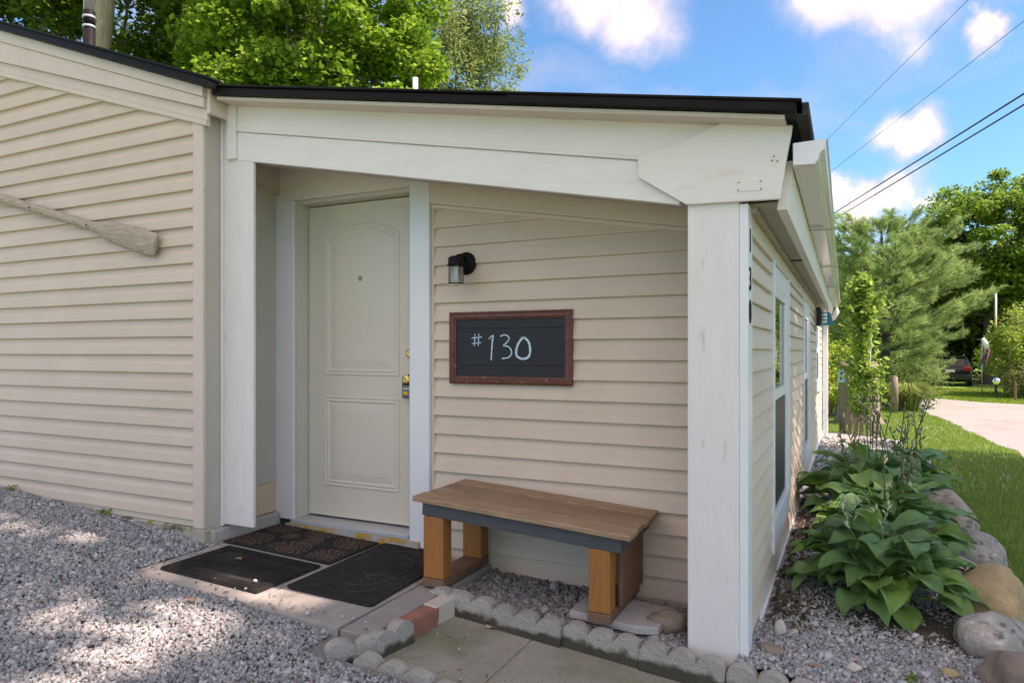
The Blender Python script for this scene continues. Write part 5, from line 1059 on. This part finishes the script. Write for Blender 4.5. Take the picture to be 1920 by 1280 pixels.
# woods farther back, one mass
g_ = np.random.default_rng(81); cl = np.stack([g_.uniform(-12, 34, 420), g_.uniform(54, 64, 420), g_.uniform(-.5, 6.0, 420)], 1); idx = np.repeat(np.arange(420), 110); off = g_.normal(size=(len(idx), 3)) * [.9, .9, .7]
V, T, c = leafcloud(cl[idx] + off, .36, 82, [(.05, .09, .02), (.08, .13, .03), (.035, .07, .015)], .5, .8); tag(fast('woods', V, T, 'leaf', None, c), 'dark mass of woodland far behind the garden', 'woods', kind='stuff')
# white pine ---------------------------------------------------------------
def pine(label, base, h, r_, seed, ntuft, nl=1.0):
    g = np.random.default_rng(seed); root = thing('pine_tree', label, 'tree', base); B = Vector(base); tr_ = [B + Vector((.08 * math.sin(t * 4), .05 * math.cos(t * 3), h * t)) for t in np.linspace(0, 1, 8)]
    V, Fc = tubes([(tr_, [.17 * (1 - .93 * t) for t in np.linspace(0, 1, 8)])], 10, False); poly('trunk', V, Fc, 'bark_dark', root, smooth=True)
    paths = []; tips = []; dirs = []
    z = .7
    while z < h - .25:
        t = z / h; nb = 7 if t < .8 else 5; a0 = g.uniform(0, 6.28); L_ = r_ * (1 - t ** 2.2) * (.28 + .72 * min(1, z / 2.5)) * (.8 + .35 * noise.noise((z * .9, seed, 0))) + .35
        for i in range(nb):
            a = a0 + 6.283 * i / nb + g.uniform(-.35, .35); ll = L_ * g.uniform(.6, 1.2); d = Vector((math.cos(a), math.sin(a), 0)); s0 = B + Vector((0, 0, z)); lift = .18 + .5 * t + g.uniform(-.1, .12)
            P2 = [s0, s0 + d * ll * .5 + Vector((0, 0, ll * lift * .30)), s0 + d * ll + Vector((0, 0, ll * lift))]; paths.append((P2, [.030 * (1.1 - t), .018 * (1.1 - t), .006]))
            for tw in range(int(3 + ll * 3)):       # twigs fan out of each limb and carry the needle tufts
                f = g.uniform(.2, 1.0); p = (P2[0].lerp(P2[1], f * 2) if f < .5 else P2[1].lerp(P2[2], f * 2 - 1)); side = g.choice([-1, 1]); ang = side * g.uniform(.35, 1.0); dd = Vector((d.x * math.cos(ang) - d.y * math.sin(ang), d.x * math.sin(ang) + d.y * math.cos(ang), g.uniform(-.05, .45) + .25 * t)).normalized()
                tl_ = (.25 + .38 * ll * (1.15 - f)) * g.uniform(.7, 1.2); e = p + dd * tl_; paths.append(([p, p.lerp(e, .5) + Vector((0, 0, .02)), e], [.008, .006, .003]))
                for q in range(int(2 + tl_ * ntuft * .62)): ff = g.uniform(.25, 1.02); tips.append(p.lerp(e, ff) + Vector((g.normal(), g.normal(), g.normal())) * .045); dirs.append((dd + Vector((g.normal() * .3, g.normal() * .3, .3 + g.normal() * .2))).normalized())
            for q in range(int(4 + ll * 4)): f = g.uniform(.3, 1.02); tips.append((P2[0].lerp(P2[1], f * 2) if f < .5 else P2[1].lerp(P2[2], f * 2 - 1)) + Vector((0, 0, .03))); dirs.append((d + Vector((0, 0, .4))).normalized())
        z += .26 + .22 * (1 - t) * g.uniform(.7, 1.2)
    for q in range(16): tips.append(B + Vector((g.normal() * .06, g.normal() * .06, h - .35 + q * .028))); dirs.append(Vector((g.normal() * .3, g.normal() * .3, 1)).normalized())
    V, Fc = joinpaths(paths, 5); poly('limbs', V, Fc, 'bark_dark', root, smooth=True)
    C = np.array([t[:] for t in tips]); D = np.array([d[:] for d in dirs]); n = len(C); m_ = 26; CC = np.repeat(C, m_, 0); DD = np.repeat(D, m_, 0); off = np.tile(np.linspace(-.13, .09, m_), n)[:, None]
    st = CC + DD * off; rd = g.normal(size=CC.shape); rd -= (rd * DD).sum(1, keepdims=True) * DD; rd /= np.linalg.norm(rd, axis=1, keepdims=True); nd = DD * .75 + rd * .75; L_ = g.uniform(.075, .12, (len(st), 1)) * nl; tip = st + nd * L_ ; sv = np.cross(nd, g.normal(size=nd.shape)); sv /= np.linalg.norm(sv, axis=1, keepdims=True); sv *= .0048 * nl
    V = np.stack([st - sv, st + sv, tip], 1).reshape(-1, 3); T = np.arange(len(V)).reshape(-1, 3); cb_ = np.array([(.30, .45, .16), (.37, .51, .18), (.22, .36, .13)])[g.integers(0, 3, n)] * g.uniform(.75, 1.2, (n, 1)); c = np.repeat(np.repeat(cb_, m_, 0), 3, 0)
    fast('crown', V, T, 'needle', root, c); return root
pine('large feathery white pine standing beside the gravel drive', (.95, 23.6, -.42), 5.5, 3.5, 5, 18, 1.25)
pine('smaller pine behind the large one near the house corner', (-1.0, 26.5, -.45), 5.2, 2.4, 8, 13, 1.4)
# shade trees standing on the lawn right of the house, outside the picture
SC = [(.10, .19, .025), (.14, .25, .03)]
ST_G = 'shade trees on the lawn'
tree('shade_tree', 'tall shade tree by the drive, outside the picture', (8.6, 2.2, -.25), 13, (7.2, 3.9, 13.2), (5.2, 4.4, 1.7), 66, 230, .19, SC, 'bark', .32, 91, 1.0, up=.8, holes=1.4, aspect=.8, group=ST_G)
tree('shade_tree', 'added unseen slender tree between the two tall ones, shading the near side wall', (10.2, 5.4, -.25), 13, (8.9, 5.15, 13.7), (1.0, 1.3, 1.1), 34, 170, .17, SC, 'bark', .2, 93, .5, up=.8, aspect=.8, group=ST_G, holes=0)  # added tree, its crown placed to keep sun off the near side wall
tree('shade_tree', 'tall shade tree beyond the drive, outside the picture', (12.5, 9.3, -.25), 13, (11.4, 9.3, 13.0), (3.4, 3.4, 3.2), 110, 190, .19, SC, 'bark', .32, 92, .85, up=.8, aspect=.8, group=ST_G)
